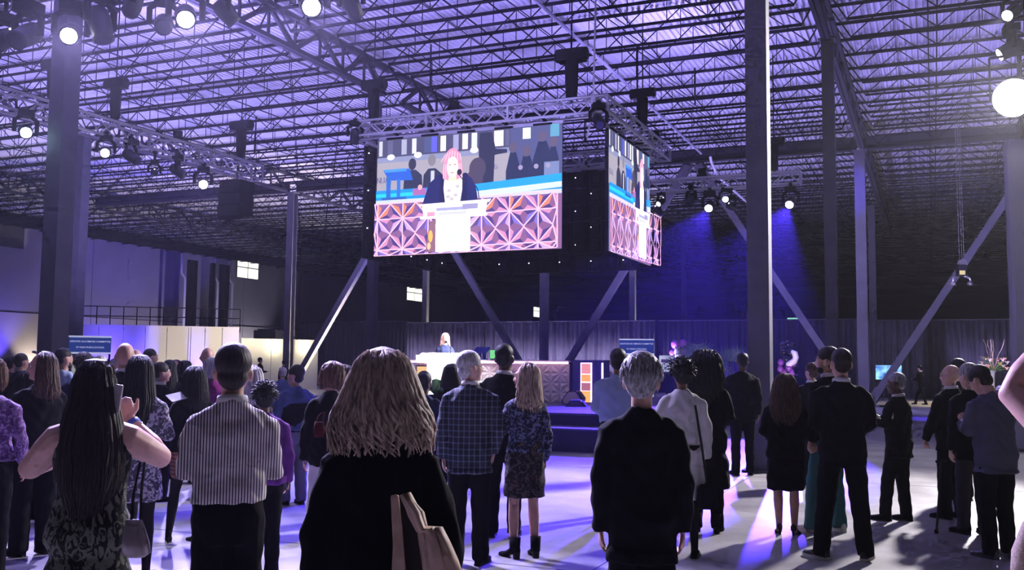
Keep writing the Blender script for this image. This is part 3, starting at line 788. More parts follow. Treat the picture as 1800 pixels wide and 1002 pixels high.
# nearest truss, top left
def on_tr(px_, py, Y): return on_y(px_, py, Y)
def hang(px_, py, Y, s, drop=.52): 
    h = on_y(px_, py, Y); return Vector((h.x, h.y, h.z + drop * s))
camv = CAM + Vector((0, 0, .5))
NT = 'on the nearest truss'
fixture(hang(8, 70, 10.5, .8), (-20, 12, 5), 'dark stage light at the very left edge of the nearest truss', .8, ((1, .75, .3), 3), hook=7.41)
fixture(hang(48, 62, 10.4, 1.0), (-12, 4, 2), 'large dark stage light left of the far-left column', 1.0, hook=7.41)
fixture(hang(124, 58, 10.3, .9), (-4, 2.0, .5), 'lit stage light in front of the far-left column', .9, (WHT, 60), (LAV, 6800, 62, .7, .08), hook=7.41)
fixture(hang(176, 42, 10.4, 1.0), (-9, 10.4, 0), 'dark stage light pointing straight down right of the far-left column', 1.0, hook=7.41)
fixture(hang(234, 8, 10.6, .8), (-9.5, 12, 14), 'stage light tilted up on the nearest truss with added roof beam', .8, None, (ceilc, 14000, 120, .9, .1), hook=7.41)  # dark fixture given an added lamp that brightens the roof
fixture(hang(288, 42, 10.5, .8), (-6, 6, 3), 'slim dark stage light angled right on the nearest truss', .8, hook=7.41)
fixture(hang(326, 28, 10.3, .9), (-2.5, 3, .5), 'lit stage light left of centre on the nearest truss', .9, (WHT, 60), (LAV, 6800, 62, .7, .08), hook=7.41)
fixture(hang(396, 22, 10.5, .7), (-5, 16, 0), 'small dark stage light beside the roof girder', .7, hook=7.41)
fixture(hang(545, 6, 10.3, .9), (-1, 3, .5), 'lit stage light at the top edge left of the screens', .9, (WHT, 60), (LAV, 6800, 62, .7, .08), hook=7.41)
fixture(hang(617, 6, 10.5, .7), (-8, 20, 0), 'dark stage light at the top edge above the screens', .7, hook=7.41)
# left truss
fixture(on_x(45, 225, -18.3) + Vector((0, 0, .4)), (-6, 6, 1), 'turquoise-lit stage light at the left edge', .9, ((.55, .95, 1.0), 45), ((.6, .9, 1.0), 900, 40, .6, .08), hook=7.14)
fixture(on_x(186, 262, -18.4) + Vector((0, 0, .35)), (-8, 6, 1), 'lit stage light between the two left columns and the speaker', .8, (WHT, 45), hook=7.14)
fixture(on_x(230, 272, -18.4) + Vector((0, 0, .4)), (-10, 20, 1), 'dark stage light right of the second lit one on the left truss', .85, hook=7.14)
fixture(on_x(312, 298, -18.4) + Vector((0, 0, .4)), (-12, 24, 1), 'dark stage light midway on the left truss', .85, hook=7.14)
fixture(on_x(357, 315, -18.4) + Vector((0, 0, .35)), (-6, 8, 1), 'lit stage light just left of the hanging loudspeaker', .9, (WHT, 55), (LAV, 1500, 44, .6, .08), hook=7.14)
# screen frame corners
fixture(on_y(624, 238, 22.3) + Vector((0, 0, .4)), (-18, 26, 0), 'dark stage light at the left corner of the screen frame', .8, hook=7.9)
fixture(on_y(1052, 210, 22.2) + Vector((0, 0, .4)), (-2, 14, 0), 'dark stage light at the near corner of the screen frame', .85, hook=7.9)
# truss behind the broad column: blue beams
fixture(on_y(1162, 357, 29.7) + Vector((0, 0, .35)), (-12, 20, 0), 'small lit blue stage light beside the angled screen', .6, ((.75, .72, 1), 14), hook=7.17)
fixture(on_y(1215, 350, 29.7) + Vector((0, 0, .4)), (-9, 26, 0), 'dark stage light between two lit ones behind the angled screen', .8, hook=7.17)
fixture(on_y(1248, 358, 29.6) + Vector((0, 0, .4)), on_z(1010, 800), 'blue beam stage light left of the broad column', .9, ((.8, .78, 1), 40), (BLU, 50000, 30, .35, .06), hook=7.17)
fixture(on_y(1275, 352, 29.7) + Vector((0, 0, .4)), (-2, 12, 3), 'small tilted blue stage light next to the broad column', .7, ((.55, .5, 1), 20), hook=7.17)
fixture(on_y(1390, 351, 29.6) + Vector((0, 0, .4)), on_z(1180, 800), 'blue beam stage light right of the broad column', .9, ((.8, .78, 1), 40), (BLU, 75000, 32, .35, .06), hook=7.17)

# hanging loudspeaker cluster
c = on_x(416, 352, -18.4)
r = thing('hanging_loudspeaker', 'large black loudspeaker cluster hanging at the end of the left truss', 'loudspeaker', (c.x, c.y, c.z))
for i, (dx_, dz_, t) in enumerate([(0, .36, .0), (.02, 0, .12), (.06, -.36, .24)]):
    q = MB(); R = Matrix.Rotation(t, 3, 'X'); q.box((dx_, -.06 * i, dz_), (.78, .6, .35), R); q.build('speaker_cabinet', black, r)
    q = MB(); q.box((dx_, -.06 * i - .3, dz_), (.7, .03, .3), R); q.build('grille', mat('speaker_grille', (.02, .02, .022), .8), r)
q = MB(); q.bar((-.3, 0, .55), (.3, 0, .55), .06); q.bar((0, 0, .55), (0, 0, 1.1), .03); q.build('fly_frame', black, r)

# sleeved tower with the blinding light at the right ----------------------
T = Vector((1.85, 22.95, 0))
r = thing('truss_tower', 'grey fabric-sleeved tower below the blinding light at right', 'tower', T)
q = MB(); q.loft([(0, 0, .05, .36, .36), (0, 0, 3, .34, .34), (0, 0, 6.5, .36, .36)], 16, p=5); q.build('fabric_sleeve', mat('grey_spandex', (.32, .32, .36), .8), r)
q = MB(); q.box((0, 0, .03), (1.2, 1.2, .06)); q.build('base_plate', steel, r)
q = MB(); q.tube([(0, 0, 6.5), (0, 0, 8.6)], .05, 8); q.bar((-1.2, 0, 8.2), (1.2, 0, 8.2), .06); q.build('mast', black, r)
kp = on_y(1781, 172, 22.2)
LECT = Vector((stand(772, 23.6).x, stand(772, 23.6).y, 1.95))
key_aim = Vector((-3.0, 3.0, 1.0))
KEYC = (1.0, .93, .98)
kd = (Vector((-.6, 0, 2.0)) - kp).normalized(); kr, ku, _k = basis(kd)
bl_ = thing('flood_light', 'large blinding white floodlight at the right edge', 'stage light', kp)
q = MB(); q.tube([kd * -.34, kd * -.3, kd * -.05, kd * .03], [.16, .3, .40, .41], 24); q.build('reflector', black, bl_, smooth=True)
q = MB(); q.tube([kd * .032, kd * .05], [.385, .36], 24); q.build('lens', lens_mat(KEYC, 300), bl_)
q = MB()
for x in (-.43, .43): q.bar(kr * x + kd * -.08, kr * x + kd * -.08 + Vector((0, 0, 8.2 - kp.z)), .04)
q.bar(kr * -.43 + kd * -.08 + Vector((0, 0, 8.2 - kp.z)), kr * .43 + kd * -.08 + Vector((0, 0, 8.2 - kp.z)), .05); q.build('yoke', black, bl_)
o = spot('lamp', kp + kd * .15, key_aim, KEYC, 10500, 80, .5, .28); o.parent = bl_; o.location = kd * .15
fixture(kp + Vector((.05, .6, 1.75)), LECT, 'second stage light at the right edge aimed at the lectern', 1.0, (KEYC, 60), ((.95, .92, 1.0), 170000, 9, .6, .06))
fixture(kp + Vector((.1, .75, 2.55)), (-6, 12, 1.0), 'highest stage light at the right edge', .9, (WHT, 40), ((.74, .68, 1.0), 14000, 26, .6, .06))

# ================================================================== STAGE
stage_k = mat('stage_black', (.02, .02, .024), .6)
deck_c = mat('stage_carpet', (.10, .09, .12), .9, vary=.15, vscale=8)
SX0, SX1, SY0, SY1, SZ = -16.6, -5.4, 17.7, 29.6, .7
def rounded(x0, x1, y0_, y1_, rad, n=8):
    pts = []
    for cx_, cy_, a0 in [(x1 - rad, y0_ + rad, -90), (x1 - rad, y1_ - rad, 0), (x0 + rad, y1_ - rad, 90), (x0 + rad, y0_ + rad, 180)]:
        for k in range(n + 1):
            a = math.radians(a0 + 90 * k / n); pts.append((cx_ + rad * math.cos(a), cy_ + rad * math.sin(a)))
    return pts
def prism(pts, z0, z1):
    q = MB(); n = len(pts)
    q.add([(x, y, z0) for x, y in pts] + [(x, y, z1) for x, y in pts],
          [tuple(range(n - 1, -1, -1)), tuple(range(n, 2 * n))] + [(i, (i + 1) % n, n + (i + 1) % n, n + i) for i in range(n)])
    return q
st = thing('stage_platform', 'black low stage platform with dark skirt', 'stage', ((SX0 + SX1) / 2, (SY0 + SY1) / 2, 0))
ox, oy = (SX0 + SX1) / 2, (SY0 + SY1) / 2
def sh(pts): return [(x - ox, y - oy) for x, y in pts]
prism(sh(rounded(SX0, SX1, SY0 + .9, SY1, .6)), 0.0, SZ - .04).build('skirt', stage_k, st)
prism(sh(rounded(SX0 - .03, SX1 + .03, SY0 + .87, SY1, .6)), SZ - .04, SZ).build('deck', deck_c, st)
prism(sh(rounded(-10.2, -5.2, SY0, SY0 + 1.6, .7)), 0.0, .42).build('front_riser', stage_k, st)
prism(sh(rounded(-10.2, -5.2, SY0 - .02, SY0 + 1.6, .7)), .42, .45).build('riser_top', deck_c, st)

# the desk with the faceted front -----------------------------------------
white_l = mat('white_panel', (.8, .78, .8), .45)
DX0, DX1, DY = -13.1, -8.6, 23.5
dsk = thing('stage_desk', 'long stage desk with faceted pink-white front panel', 'desk', ((DX0 + DX1) / 2, DY, SZ))
hw = (DX1 - DX0) / 2
q = MB(); q.box((0, .35, .5), (2 * hw, .6, 1.0)); q.build('body', white_l, dsk)
q = MB(); q.box((0, .3, 1.06), (2 * hw + .1, .95, .05)); q.build('top', white_l, dsk)
q = MB(); q.box((0, -.18, 1.02), (2 * hw + .1, .02, .05)); q.build('led_strip', mat('pink_led_strip', (1, .6, .85), .5, emit=(1, .55, .85), estr=3), dsk)
facet_m = mat('faceted_panel', (.82, .74, .76), .5)
cell = .5; nxc = int(round(2 * hw / cell)); cwid = 2 * hw / nxc
fm = MB()
for a in range(8):
    t0, t1 = math.radians(a * 45), math.radians(a * 45 + 45)
    def pt(t, k, dep):
        x, z = math.cos(t), math.sin(t); mx_ = max(abs(x), abs(z)); return (x / mx_ * k * cwid / 2, dep, z / mx_ * k * .25)
    tm = (t0 + t1) / 2
    def pt2(t, k, dep):
        x, z = math.cos(t), math.sin(t); return (x * k * cwid / 2, dep, z * k * .25)
    fm.add([(0, 0, 0), pt(t0, 1, -.005), pt2(tm, .75, -.07)], [(0, 1, 2)]); fm.add([(0, 0, 0), pt2(tm, .75, -.07), pt(t1, 1, -.005)], [(0, 1, 2)])
    fm.add([pt(t0, 1, -.005), pt(t1, 1, -.005), pt2(tm, .75, -.07)], [(0, 1, 2)])
fme = fm.mesh('facet_tile', facet_m)
for i in range(nxc):
    for j in range(2):
        link('facet_tile', fme, dsk, (-hw + (i + .5) * cwid, .04, .25 + j * .5))
# end pillar with coloured blocks
pil = thing('light_box', 'blue light box with glowing column of orange and pink blocks', 'light box', (-8.1, DY, SZ))
q = MB(); q.box((0, .3, .53), (.82, .55, 1.06)); q.build('body', mat('blue_laminate', (.05, .04, .22), .4), pil)
q = MB(); q.box((0, .3, 1.08), (.86, .6, .04)); q.build('top', mat('blue_laminate', (.05, .04, .22), .4), pil)
q = MB(); q.box((-.03, .015, .53), (.3, .03, 1.0)); q.box((.4, .015, .53), (.04, .03, 1.0)); q.build('led_border', mat('pink_led_strip', (1, .6, .85), .5, emit=(1, .55, .85), estr=3), pil)
for k, c_ in enumerate([(1, .5, .12), (.45, .15, .2), (1, .42, .12), (.85, .3, .32)]):
    q = MB(); q.box((-.03, -.005, [.17, .42, .64, .88][k]), (.24, .03, [.28, .2, .18, .26][k])); q.build('block', mat('pillar_block_%d' % k, c_, .5, emit=c_, estr=.9), pil)
# things on the desk
blue_p = mat('blue_acrylic', (.05, .06, .5), .2)
P = on_y(846, 632, DY + .2)
r = thing('display_stand', 'small blue tilted stand on the desk', 'stand', (P.x, DY + .2, SZ + 1.085))
q = MB(); q.box((0, 0, .015), (.3, .22, .03)); q.build('base', blue_p, r)
q = MB(); q.box((-.06, .02, .12), (.05, .1, .2)); q.box((.08, .02, .12), (.05, .1, .2)); q.build('legs', blue_p, r)
q = MB(); q.box((0, 0, .26), (.4, .3, .04), Matrix.Rotation(.5, 3, 'X')); q.build('tray', blue_p, r)
P = on_y(873, 632, DY + .25)
r = thing('desk_monitor', 'small monitor with green picture on the desk', 'monitor', (P.x, DY + .25, SZ + 1.085))
q = MB(); q.box((0, 0, .15), (.4, .04, .26)); q.build('case', black, r)
q = MB(); q.box((0, -.025, .15), (.37, .012, .23)); q.build('screen', mat('green_screen', (.1, .4, .15), .4, emit=(.22, .75, .28), estr=.9), r)
q = MB(); q.box((0, 0, .01), (.22, .18, .02)); q.build('foot', black, r)
P = on_y(750, 646, 22.9)
r = thing('crate', 'small yellow lit wooden crate beside the lectern', 'crate', (P.x, 22.9, SZ))
q = MB(); q.box((0, 0, .46), (.42, .35, .92)); q.build('body', mat('black_case', (.05, .04, .04), .6), r)
q = MB(); q.box((0, -.19, .76), (.36, .03, .26)); q.build('panel', mat('amber_panel', (.9, .55, .2), .5, emit=(1, .6, .25), estr=.8), r)

# lectern --------------------------------------------------------------
P = stand(770, 23.4); LX, LY = P.x, P.y
lec = thing('lectern', 'clear lectern with glowing white front below the speaker', 'lectern', (LX, LY, SZ), .2)
q = MB(); q.box((0, .0, .53), (.52, .3, 1.02)); q.build('column', mat('glowing_acrylic', (.95, .95, .95), .3, emit=(1, .98, 1), estr=1.6), lec)
clear = mat('clear_acrylic', (.9, .88, 1), .08, trans=.6)
q = MB(); q.box((0, .05, 1.16), (1.05, .5, .03), Matrix.Rotation(.25, 3, 'X')); q.build('reading_top', white_l, lec)
q = MB(); q.box((0, -.2, 1.08), (1.05, .02, .2)); q.build('front_lip', white_l, lec)
q = MB(); q.box((0, 0, .015), (.75, .5, .03)); q.build('base', clear, lec)
q = MB(); q.tube([(.25, .1, 1.18), (.25, .12, 1.35), (.12, .22, 1.48)], .012, 6); q.build('gooseneck', black, lec)
q = MB(); q.ball((.1, .24, 1.5), .035, 8, 6); q.build('microphone', black, lec)
# fern -------------------------------------------------------------------
leaf = mat('fern_green', (.16, .38, .05), .5, vary=.3, vscale=9)
def fern(loc, lab, n=34, Lf=.8, seed=1):
    r = thing('potted_fern', lab, 'plant', loc); rng = random.Random(seed)
    q = MB(); q.loft([(0, 0, 0, .16, .16), (0, 0, .3, .2, .2), (0, 0, .32, .21, .21)], 14); q.build('pot', stage_k, r, smooth=True)
    for i in range(n):
        a = rng.random() * 6.283; up = rng.uniform(.5, 1.0); l = Lf * rng.uniform(.7, 1.1)
        dv = Vector((math.cos(a), math.sin(a), 0)); sd = Vector((-dv.y, dv.x, 0))
        q = MB(); prev = None
        for k in range(9):
            t = k / 8
            c_ = Vector((0, 0, .3)) + dv * (l * .75 * t) + Vector((0, 0, l * up * (1.6 * t - 1.35 * t * t)))
            w = .09 * math.sin(math.pi * min(1, t * .92 + .06)) + .004
            cur = (c_ - sd * w + Vector((0, 0, -.02)), c_ + Vector((0, 0, .008)), c_ + sd * w + Vector((0, 0, -.02)))
            if prev: q.quad(prev[0], prev[1], cur[1], cur[0]); q.quad(prev[1], prev[2], cur[2], cur[1])
            prev = cur
        q.build('frond', leaf, r)
fern((stand(766, 20.5).x, stand(766, 20.5).y, SZ), 'bright green fern at the front of the stage below the lectern')
# floor monitors ------------------------------------------------------------
def wedge(loc, rz, lab, face, s=1.0):
    r = thing('stage_monitor', lab, 'loudspeaker', loc, rz)
    prof_ = [(-.3, 0), (.2, 0), (.32, .14), (.12, .42), (-.12, .42), (-.34, .14)]
    q = MB(); n = len(prof_)
    q.add([(x * s, -.3 * s, z * s) for x, z in prof_] + [(x * s, .3 * s, z * s) for x, z in prof_], [tuple(range(n - 1, -1, -1)), tuple(range(n, 2 * n))] + [(i, (i + 1) % n, n + (i + 1) % n, n + i) for i in range(n)][::1])
    q.build('cabinet', mat('blue_black_case', (.04, .035, .09), .5), r)
    q = MB(); pr = [(x * .86, .03 + z * .86) for x, z in prof_]
    q.add([(x * s, -.305 * s, z * s) for x, z in pr], [tuple(range(n - 1, -1, -1))]); q.add([(x * s, -.312 * s, z * s) for x, z in [(a * .7, .05 + b * .75) for a, b in prof_]], [tuple(range(n - 1, -1, -1))])
    q.build('side_plate', face, r)
    q = MB(); q.box((.24 * s, 0, .29 * s), (.02, .5 * s, .26 * s), Matrix.Rotation(-.62, 3, 'Y')); q.build('grille', black, r)
P = on_z(1014, 710, SZ); wedge((P.x + .05, P.y - .35, SZ), .15, 'blue-lit stage monitor with pale six-sided end', mat('pale_wood', (.75, .6, .5), .5), .8)
P = on_z(1008, 733, .45); wedge((P.x + .05, P.y + .05, .45), .25, 'dark low stage monitor on the front riser', mat('dark_plate', (.1, .08, .1), .5), .95)

# lights aimed at the roof
def wash(loc, aim, col, pw, ang, lab, blend=.5, s=.6, lens=5):
    return fixture(loc, aim, lab, s, (col, lens), (col, pw, ang, blend, .1), hook=7.16)
def uplight(x, y, z, pw, lab, col=None):  # lamps added on the trusses to brighten the roof deck
    r = thing('roof_uplight', lab, 'stage light', (x, y, z), 0, 'added roof uplights')
    q = MB(); q.box((0, 0, .06), (.3, .2, .12)); q.build('base', black, r)
    q = MB(); q.tube([(0, 0, .12), (0, 0, .3)], [.12, .13], 14); q.build('head', black, r, smooth=True)
    q = MB(); q.tube([(0, 0, .3), (0, 0, .305)], .11, 14); q.build('lens', lens_mat(col or ceilc, 3), r)
    o = spot('lamp', (0, 0, .34), (0, 0, 5), col or ceilc, pw, 165, .8, .12); o.parent = r
uplight(-15.0, 10.6, 7.84, 8200, 'added roof uplight at the left of the nearest truss')
uplight(-9.0, 10.6, 7.84, 6500, 'added roof uplight in the middle of the nearest truss')
uplight(-4.0, 10.6, 7.84, 4500, 'added roof uplight at the right end of the nearest truss')
uplight(-18.6, 20.0, 7.57, 6000, 'added roof uplight on the left truss')
uplight(-11.5, 22.5, 8.31, 1500, 'added roof uplight on the front screen truss')
uplight(-7.4, 27.6, 8.31, 1300, 'added roof uplight on the right screen truss')
uplight(-6.5, 29.8, 7.54, 2000, 'added roof uplight on the truss behind the broad column')

fixture((-9.6, 28.6, 7.3), (-7.0, 20.0, .7), 'blue stage light behind the screens aimed at the stage front', .7, (BLU, 10), (BLU, 9000, 50, .5, .06), hook=7.9)

fixture((-7.9, 29.8, 6.9), on_z(1620, 736), 'blue stage light at the right end of the truss behind the broad column', .6, (BLU, 8), (BLU, 16000, 14, .4, .05), hook=7.17)

fixture((-7.6, 10.6, 7.35), (-11, 22.5, 8.0), 'added violet stage light on the nearest truss aimed at the screen frame', .6, (VIO, 6), (VIO, 5000, 40, .7, .06), hook=7.41)  # added lamp that lifts the dark screen trusses

fixture((-8.5, 10.6, 7.35), (LX, LY + .4, SZ + 1.2), 'added white spotlight on the nearest truss aimed at the lectern', .8, (WHT, 20), ((1, .93, .95), 9000, 9, .5, .06), hook=7.41)  # added front lamp that whitens speaker and lectern
fixture((-5.6, 29.8, 6.9), (0.5, 44, 4.5), 'added violet stage light aimed at the right-hand columns and braces', .6, (VIO, 8), (VIO, 9000, 62, .6, .06), hook=7.17)  # added lamp that tints the dull columns violet

wash((-18.6, 19.2, 6.9), on_z(255, 371, 12.25), BLU, 40000, 16, 'blue stage light on the left truss aimed at the far roof', .4)
wash((-8.7, 29.8, 6.85), on_z(1690, 318, 12.25), BLU, 22000, 12, 'blue stage light on the rear truss aimed at the far right roof', .4)
# ================================================================== PEOPLE
SK = {'fair': (.62, .36, .27), 'tan': (.46, .26, .18), 'brown': (.20, .10, .065), 'dark': (.09, .045, .03), 'pink': (.70, .42, .34)}
def skin_mat(k): return mat('skin_' + k, SK[k], .5, vary=.08, vscale=20)
HC = {'black': (.006, .005, .006), 'dark': (.018, .011, .008), 'brown': (.07, .04, .025), 'auburn': (.15, .08, .05), 'blond': (.50, .38, .28), 'ash': (.26, .21, .165), 'grey': (.33, .32, .33), 'white': (.62, .6, .6), 'rose': (.75, .4, .33)}
def hair_mat(k):
    n = 'hair_' + k
    if n in MATS: return MATS[n]
    M = mat(n, HC[k], .58, spec=.3); nt = M.node_tree; b = nt.nodes['Principled BSDF']
    tc = nt.nodes.new('ShaderNodeTexCoord'); mp = nt.nodes.new('ShaderNodeMapping'); mp.inputs['Scale'].default_value = (70, 70, 6)
    nz = nt.nodes.new('ShaderNodeTexNoise'); nz.inputs['Scale'].default_value = 1.0; nz.inputs['Detail'].default_value = 4
    nt.links.new(tc.outputs['Object'], mp.inputs['Vector']); nt.links.new(mp.outputs['Vector'], nz.inputs['Vector'])
    r = nt.nodes.new('ShaderNodeValToRGB'); c = HC[k]
    r.color_ramp.elements[0].position = .32; r.color_ramp.elements[1].position = .7
    r.color_ramp.elements[0].color = (*[x * .35 for x in c], 1); r.color_ramp.elements[1].color = (*[min(1, x * 1.5) for x in c], 1)
    nt.links.new(nz.outputs['Fac'], r.inputs['Fac']); nt.links.new(r.outputs['Color'], b.inputs['Base Color'])
    bp = nt.nodes.new('ShaderNodeBump'); bp.inputs['Strength'].default_value = .5; bp.inputs['Distance'].default_value = .01
    nt.links.new(nz.outputs['Fac'], bp.inputs['Height']); nt.links.new(bp.outputs['Normal'], b.inputs['Normal'])
    return M
CL = {'black': (.0035, .0035, .0045), 'charcoal': (.03, .03, .035), 'navy': (.02, .025, .06), 'white': (.72, .70, .68), 'offwhite': (.78, .74, .64), 'lightblue': (.35, .42, .62), 'denim': (.08, .11, .23),
      'purple': (.12, .03, .19), 'plum': (.22, .03, .16), 'grey': (.16, .16, .19), 'slate': (.085, .088, .125), 'teal': (.05, .16, .17), 'greytrouser': (.18, .17, .20), 'red': (.05, .004, .006), 'lilac': (.38, .24, .5), 'tights': (.012, .010, .011), 'knit': (.42, .32, .24)}
def cloth(k):
    if isinstance(k, bpy.types.Material): return k
    return mat('cloth_' + k, CL[k], .88, spec=.1, bump=.12, bscale=220)
def ramp_pattern(name, build):
    if name in MATS: return MATS[name]
    M = bpy.data.materials.new(name); M.use_nodes = True; nt = M.node_tree
    b = nt.nodes['Principled BSDF']; b.inputs['Roughness'].default_value = .8; b.inputs['Specular IOR Level'].default_value = .2
    tc = nt.nodes.new('ShaderNodeTexCoord')
    col = build(nt, tc.outputs['Object']); nt.links.new(col, b.inputs['Base Color'])
    MATS[name] = M; return M
def _sine(nt, vec, axis, freq, sharp0, sharp1, c0, c1):
    sp = nt.nodes.new('ShaderNodeSeparateXYZ'); nt.links.new(vec, sp.inputs[0])
    m1 = nt.nodes.new('ShaderNodeMath'); m1.operation = 'MULTIPLY'; m1.inputs[1].default_value = freq * 2 * math.pi; nt.links.new(sp.outputs[axis], m1.inputs[0])
    m2 = nt.nodes.new('ShaderNodeMath'); m2.operation = 'SINE'; nt.links.new(m1.outputs[0], m2.inputs[0])
    r = nt.nodes.new('ShaderNodeValToRGB'); mr = nt.nodes.new('ShaderNodeMapRange'); mr.inputs['From Min'].default_value = -1; nt.links.new(m2.outputs[0], mr.inputs['Value'])
    r.color_ramp.elements[0].position = sharp0; r.color_ramp.elements[1].position = sharp1
    r.color_ramp.elements[0].color = (*c0, 1); r.color_ramp.elements[1].color = (*c1, 1)
    nt.links.new(mr.outputs['Result'], r.inputs['Fac']); return r.outputs['Color']
def stripes_mat(): return ramp_pattern('striped_shirting', lambda nt, v: _sine(nt, v, 0, 70, .22, .45, (.045, .04, .06), (.78, .72, .70)))
def plaid_mat():
    def f(nt, v):
        a = _sine(nt, v, 0, 22, .78, .95, (.010, .012, .018), (.07, .09, .12)); c = _sine(nt, v, 2, 20, .8, .95, (.008, .009, .014), (.055, .07, .10))
        mx = nt.nodes.new('ShaderNodeMix'); mx.data_type = 'RGBA'; mx.blend_type = 'ADD'; mx.inputs[0].default_value = 1
        nt.links.new(a, mx.inputs[6]); nt.links.new(c, mx.inputs[7]); return mx.outputs[2]
    return ramp_pattern('plaid_jacket', f)
def blotch_mat(name, c0, c1, scale, lo=.5, hi=.56, stretch=(1, 1, 1)):
    def f(nt, v):
        mp = nt.nodes.new('ShaderNodeMapping'); mp.inputs['Scale'].default_value = stretch; nt.links.new(v, mp.inputs['Vector'])
        n = nt.nodes.new('ShaderNodeTexNoise'); n.inputs['Scale'].default_value = scale; n.inputs['Detail'].default_value = 3; n.inputs['Distortion'].default_value = 1.6
        nt.links.new(mp.outputs['Vector'], n.inputs['Vector'])
        r = nt.nodes.new('ShaderNodeValToRGB'); r.color_ramp.elements[0].position = lo; r.color_ramp.elements[1].position = hi
        r.color_ramp.elements[0].color = (*c0, 1); r.color_ramp.elements[1].color = (*c1, 1)
        nt.links.new(n.outputs['Fac'], r.inputs['Fac']); return r.outputs['Color']
    return ramp_pattern(name, f)
leafy = blotch_mat('leaf_print', (.005, .006, .005), (.13, .14, .10), 26, .47, .54, (1, 1, .55))
bluefloral = blotch_mat('blue_floral', (.012, .015, .04), (.16, .18, .30), 22)
greyfloral = blotch_mat('grey_floral', (.06, .06, .08), (.55, .5, .58), 24)
lilacprint = blotch_mat('lilac_print', (.10, .04, .17), (.30, .18, .40), 20)
plaidskirt = ramp_pattern('rust_plaid', lambda nt, v: _sine(nt, v, 2, 26, .5, .8, (.30, .13, .08), (.10, .05, .05)))
pleats = ramp_pattern('pleated_grey', lambda nt, v: _sine(nt, v, 0, 22, .3, .7, (.07, .07, .08), (.20, .19, .21)))

SEC_M = [(.80, .150, .105, 0), (.88, .170, .120, -.005), (.95, .174, .124, -.01), (1.05, .162, .115, 0), (1.15, .166, .116, 0), (1.25, .180, .122, 0), (1.32, .188, .120, 0), (1.37, .176, .108, -.005), (1.41, .145, .092, -.008), (1.44, .108, .08, -.01), (1.48, .072, .068, -.01)]
SEC_W = [(.80, .155, .11, 0), (.88, .180, .128, -.012), (.95, .176, .125, -.012), (1.03, .148, .106, 0), (1.10, .138, .099, 0), (1.20, .150, .110, .008), (1.28, .162, .124, .016), (1.34, .160, .110, .002), (1.385, .138, .09, -.005), (1.42, .102, .078, -.008), (1.475, .062, .06, -.01)]
PENDING = []          # (object, voxel, smooth) meshes that become one skin each
def skin_it(o, vox, it=3, wrinkle=0.0):
    m_ = o.modifiers.new('union', 'REMESH'); m_.mode = 'VOXEL'; m_.voxel_size = vox; m_.use_smooth_shade = True
    s_ = o.modifiers.new('relax', 'SMOOTH'); s_.factor = .5; s_.iterations = it
    PENDING.append((o, wrinkle))

def hand(q, w, d, n, sgn, s=1.0, curl=.5, pinch=0.0):
    """hand at wrist w pointing along d, back of the hand towards n, thumb side = sgn"""
    d = d.normalized(); n = (n - d * n.dot(d)).normalized(); x = d.cross(n).normalized() * sgn      # x: towards the thumb
    L = .088 * s
    q.tube([w - d * .02 * s, w + d * .015 * s, w + d * L * .55, w + d * L], [.026 * s, .030 * s, .040 * s, .038 * s], 10, flat=.42, up=n)
    for k, (off, ln, rr) in enumerate([(.029, .072, .0092), (.010, .080, .0096), (-.010, .074, .0092), (-.028, .058, .0082)]):
        p = w + d * (L * (.97 if k in (1, 2) else .90)) + x * off * s
        pts = [p - d * .02 * s, p]; dirn = d.copy(); a = curl * (1 + .08 * k)
        for sg, f in enumerate((.45, .30, .25)):
            R = Matrix.Rotation(a * (.75 + .25 * sg), 3, x) if sgn > 0 else Matrix.Rotation(-a * (.75 + .25 * sg), 3, x)
            t1 = R @ dirn
            if (t1 - dirn).dot(n) > 0: t1 = R.inverted() @ dirn
            dirn = t1.normalized(); p = p + dirn * (ln * f * s); pts.append(p.copy())
        q.tube(pts, [rr * s * .9, rr * s, rr * s, rr * s * .95, rr * s * .7], 7)
    p = w + d * .022 * s + x * .022 * s
    t1 = (x * .75 + d * .65 - n * (.15 + pinch)).normalized(); t2 = (x * .3 + d * .9 - n * (.3 + pinch)).normalized()
    q.tube([p, p + t1 * .035 * s, p + t1 * .035 * s + t2 * .034 * s, p + t1 * .035 * s + t2 * .058 * s], [.014 * s, .0125 * s, .0105 * s, .007 * s], 7)

def V(*a): return Vector(a)
def arm_pose(kind, g):
    """elbow, wrist, hand direction, back-of-hand normal, finger curl ; g = +1 right side, -1 left"""
    if isinstance(kind, tuple): return kind
    return {'down': (V(g * .218, -.035, 1.125), V(g * .222, .03, .875), V(-g * .05, .15, -1), V(g, 0, 0), .45),
            'loose': (V(g * .24, -.04, 1.13), V(g * .25, .06, .89), V(-g * .05, .2, -1), V(g, 0, 0), .4),
            'front': (V(g * .232, -.01, 1.14), V(g * .07, .20, 1.03), V(-g, .15, -.25), V(0, 1, .2), .5),
            'pocket': (V(g * .255, -.07, 1.14), V(g * .20, .06, .93), V(-g * .2, .25, -1), V(g, 0, 0), .2),
            'phone': (V(g * .225, .05, 1.14), V(g * .09, .28, 1.22), V(-g * .35, .7, .45), V(g * .4, .2, -.8), .8),
            'crossed': (V(g * .225, .03, 1.14), V(-g * .06, .20, 1.18), V(-g, .05, .1), V(0, 1, 0), .3),
            'hold': (V(g * .235, .02, 1.13), V(g * .17, .27, 1.14), V(-g * .2, 1, .1), V(g * .3, 0, -1), .5),
            'back': (V(g * .26, -.10, 1.16), V(g * .05, -.19, 1.0), V(-g, -.05, -.1), V(0, -1, 0), .4)}[kind]

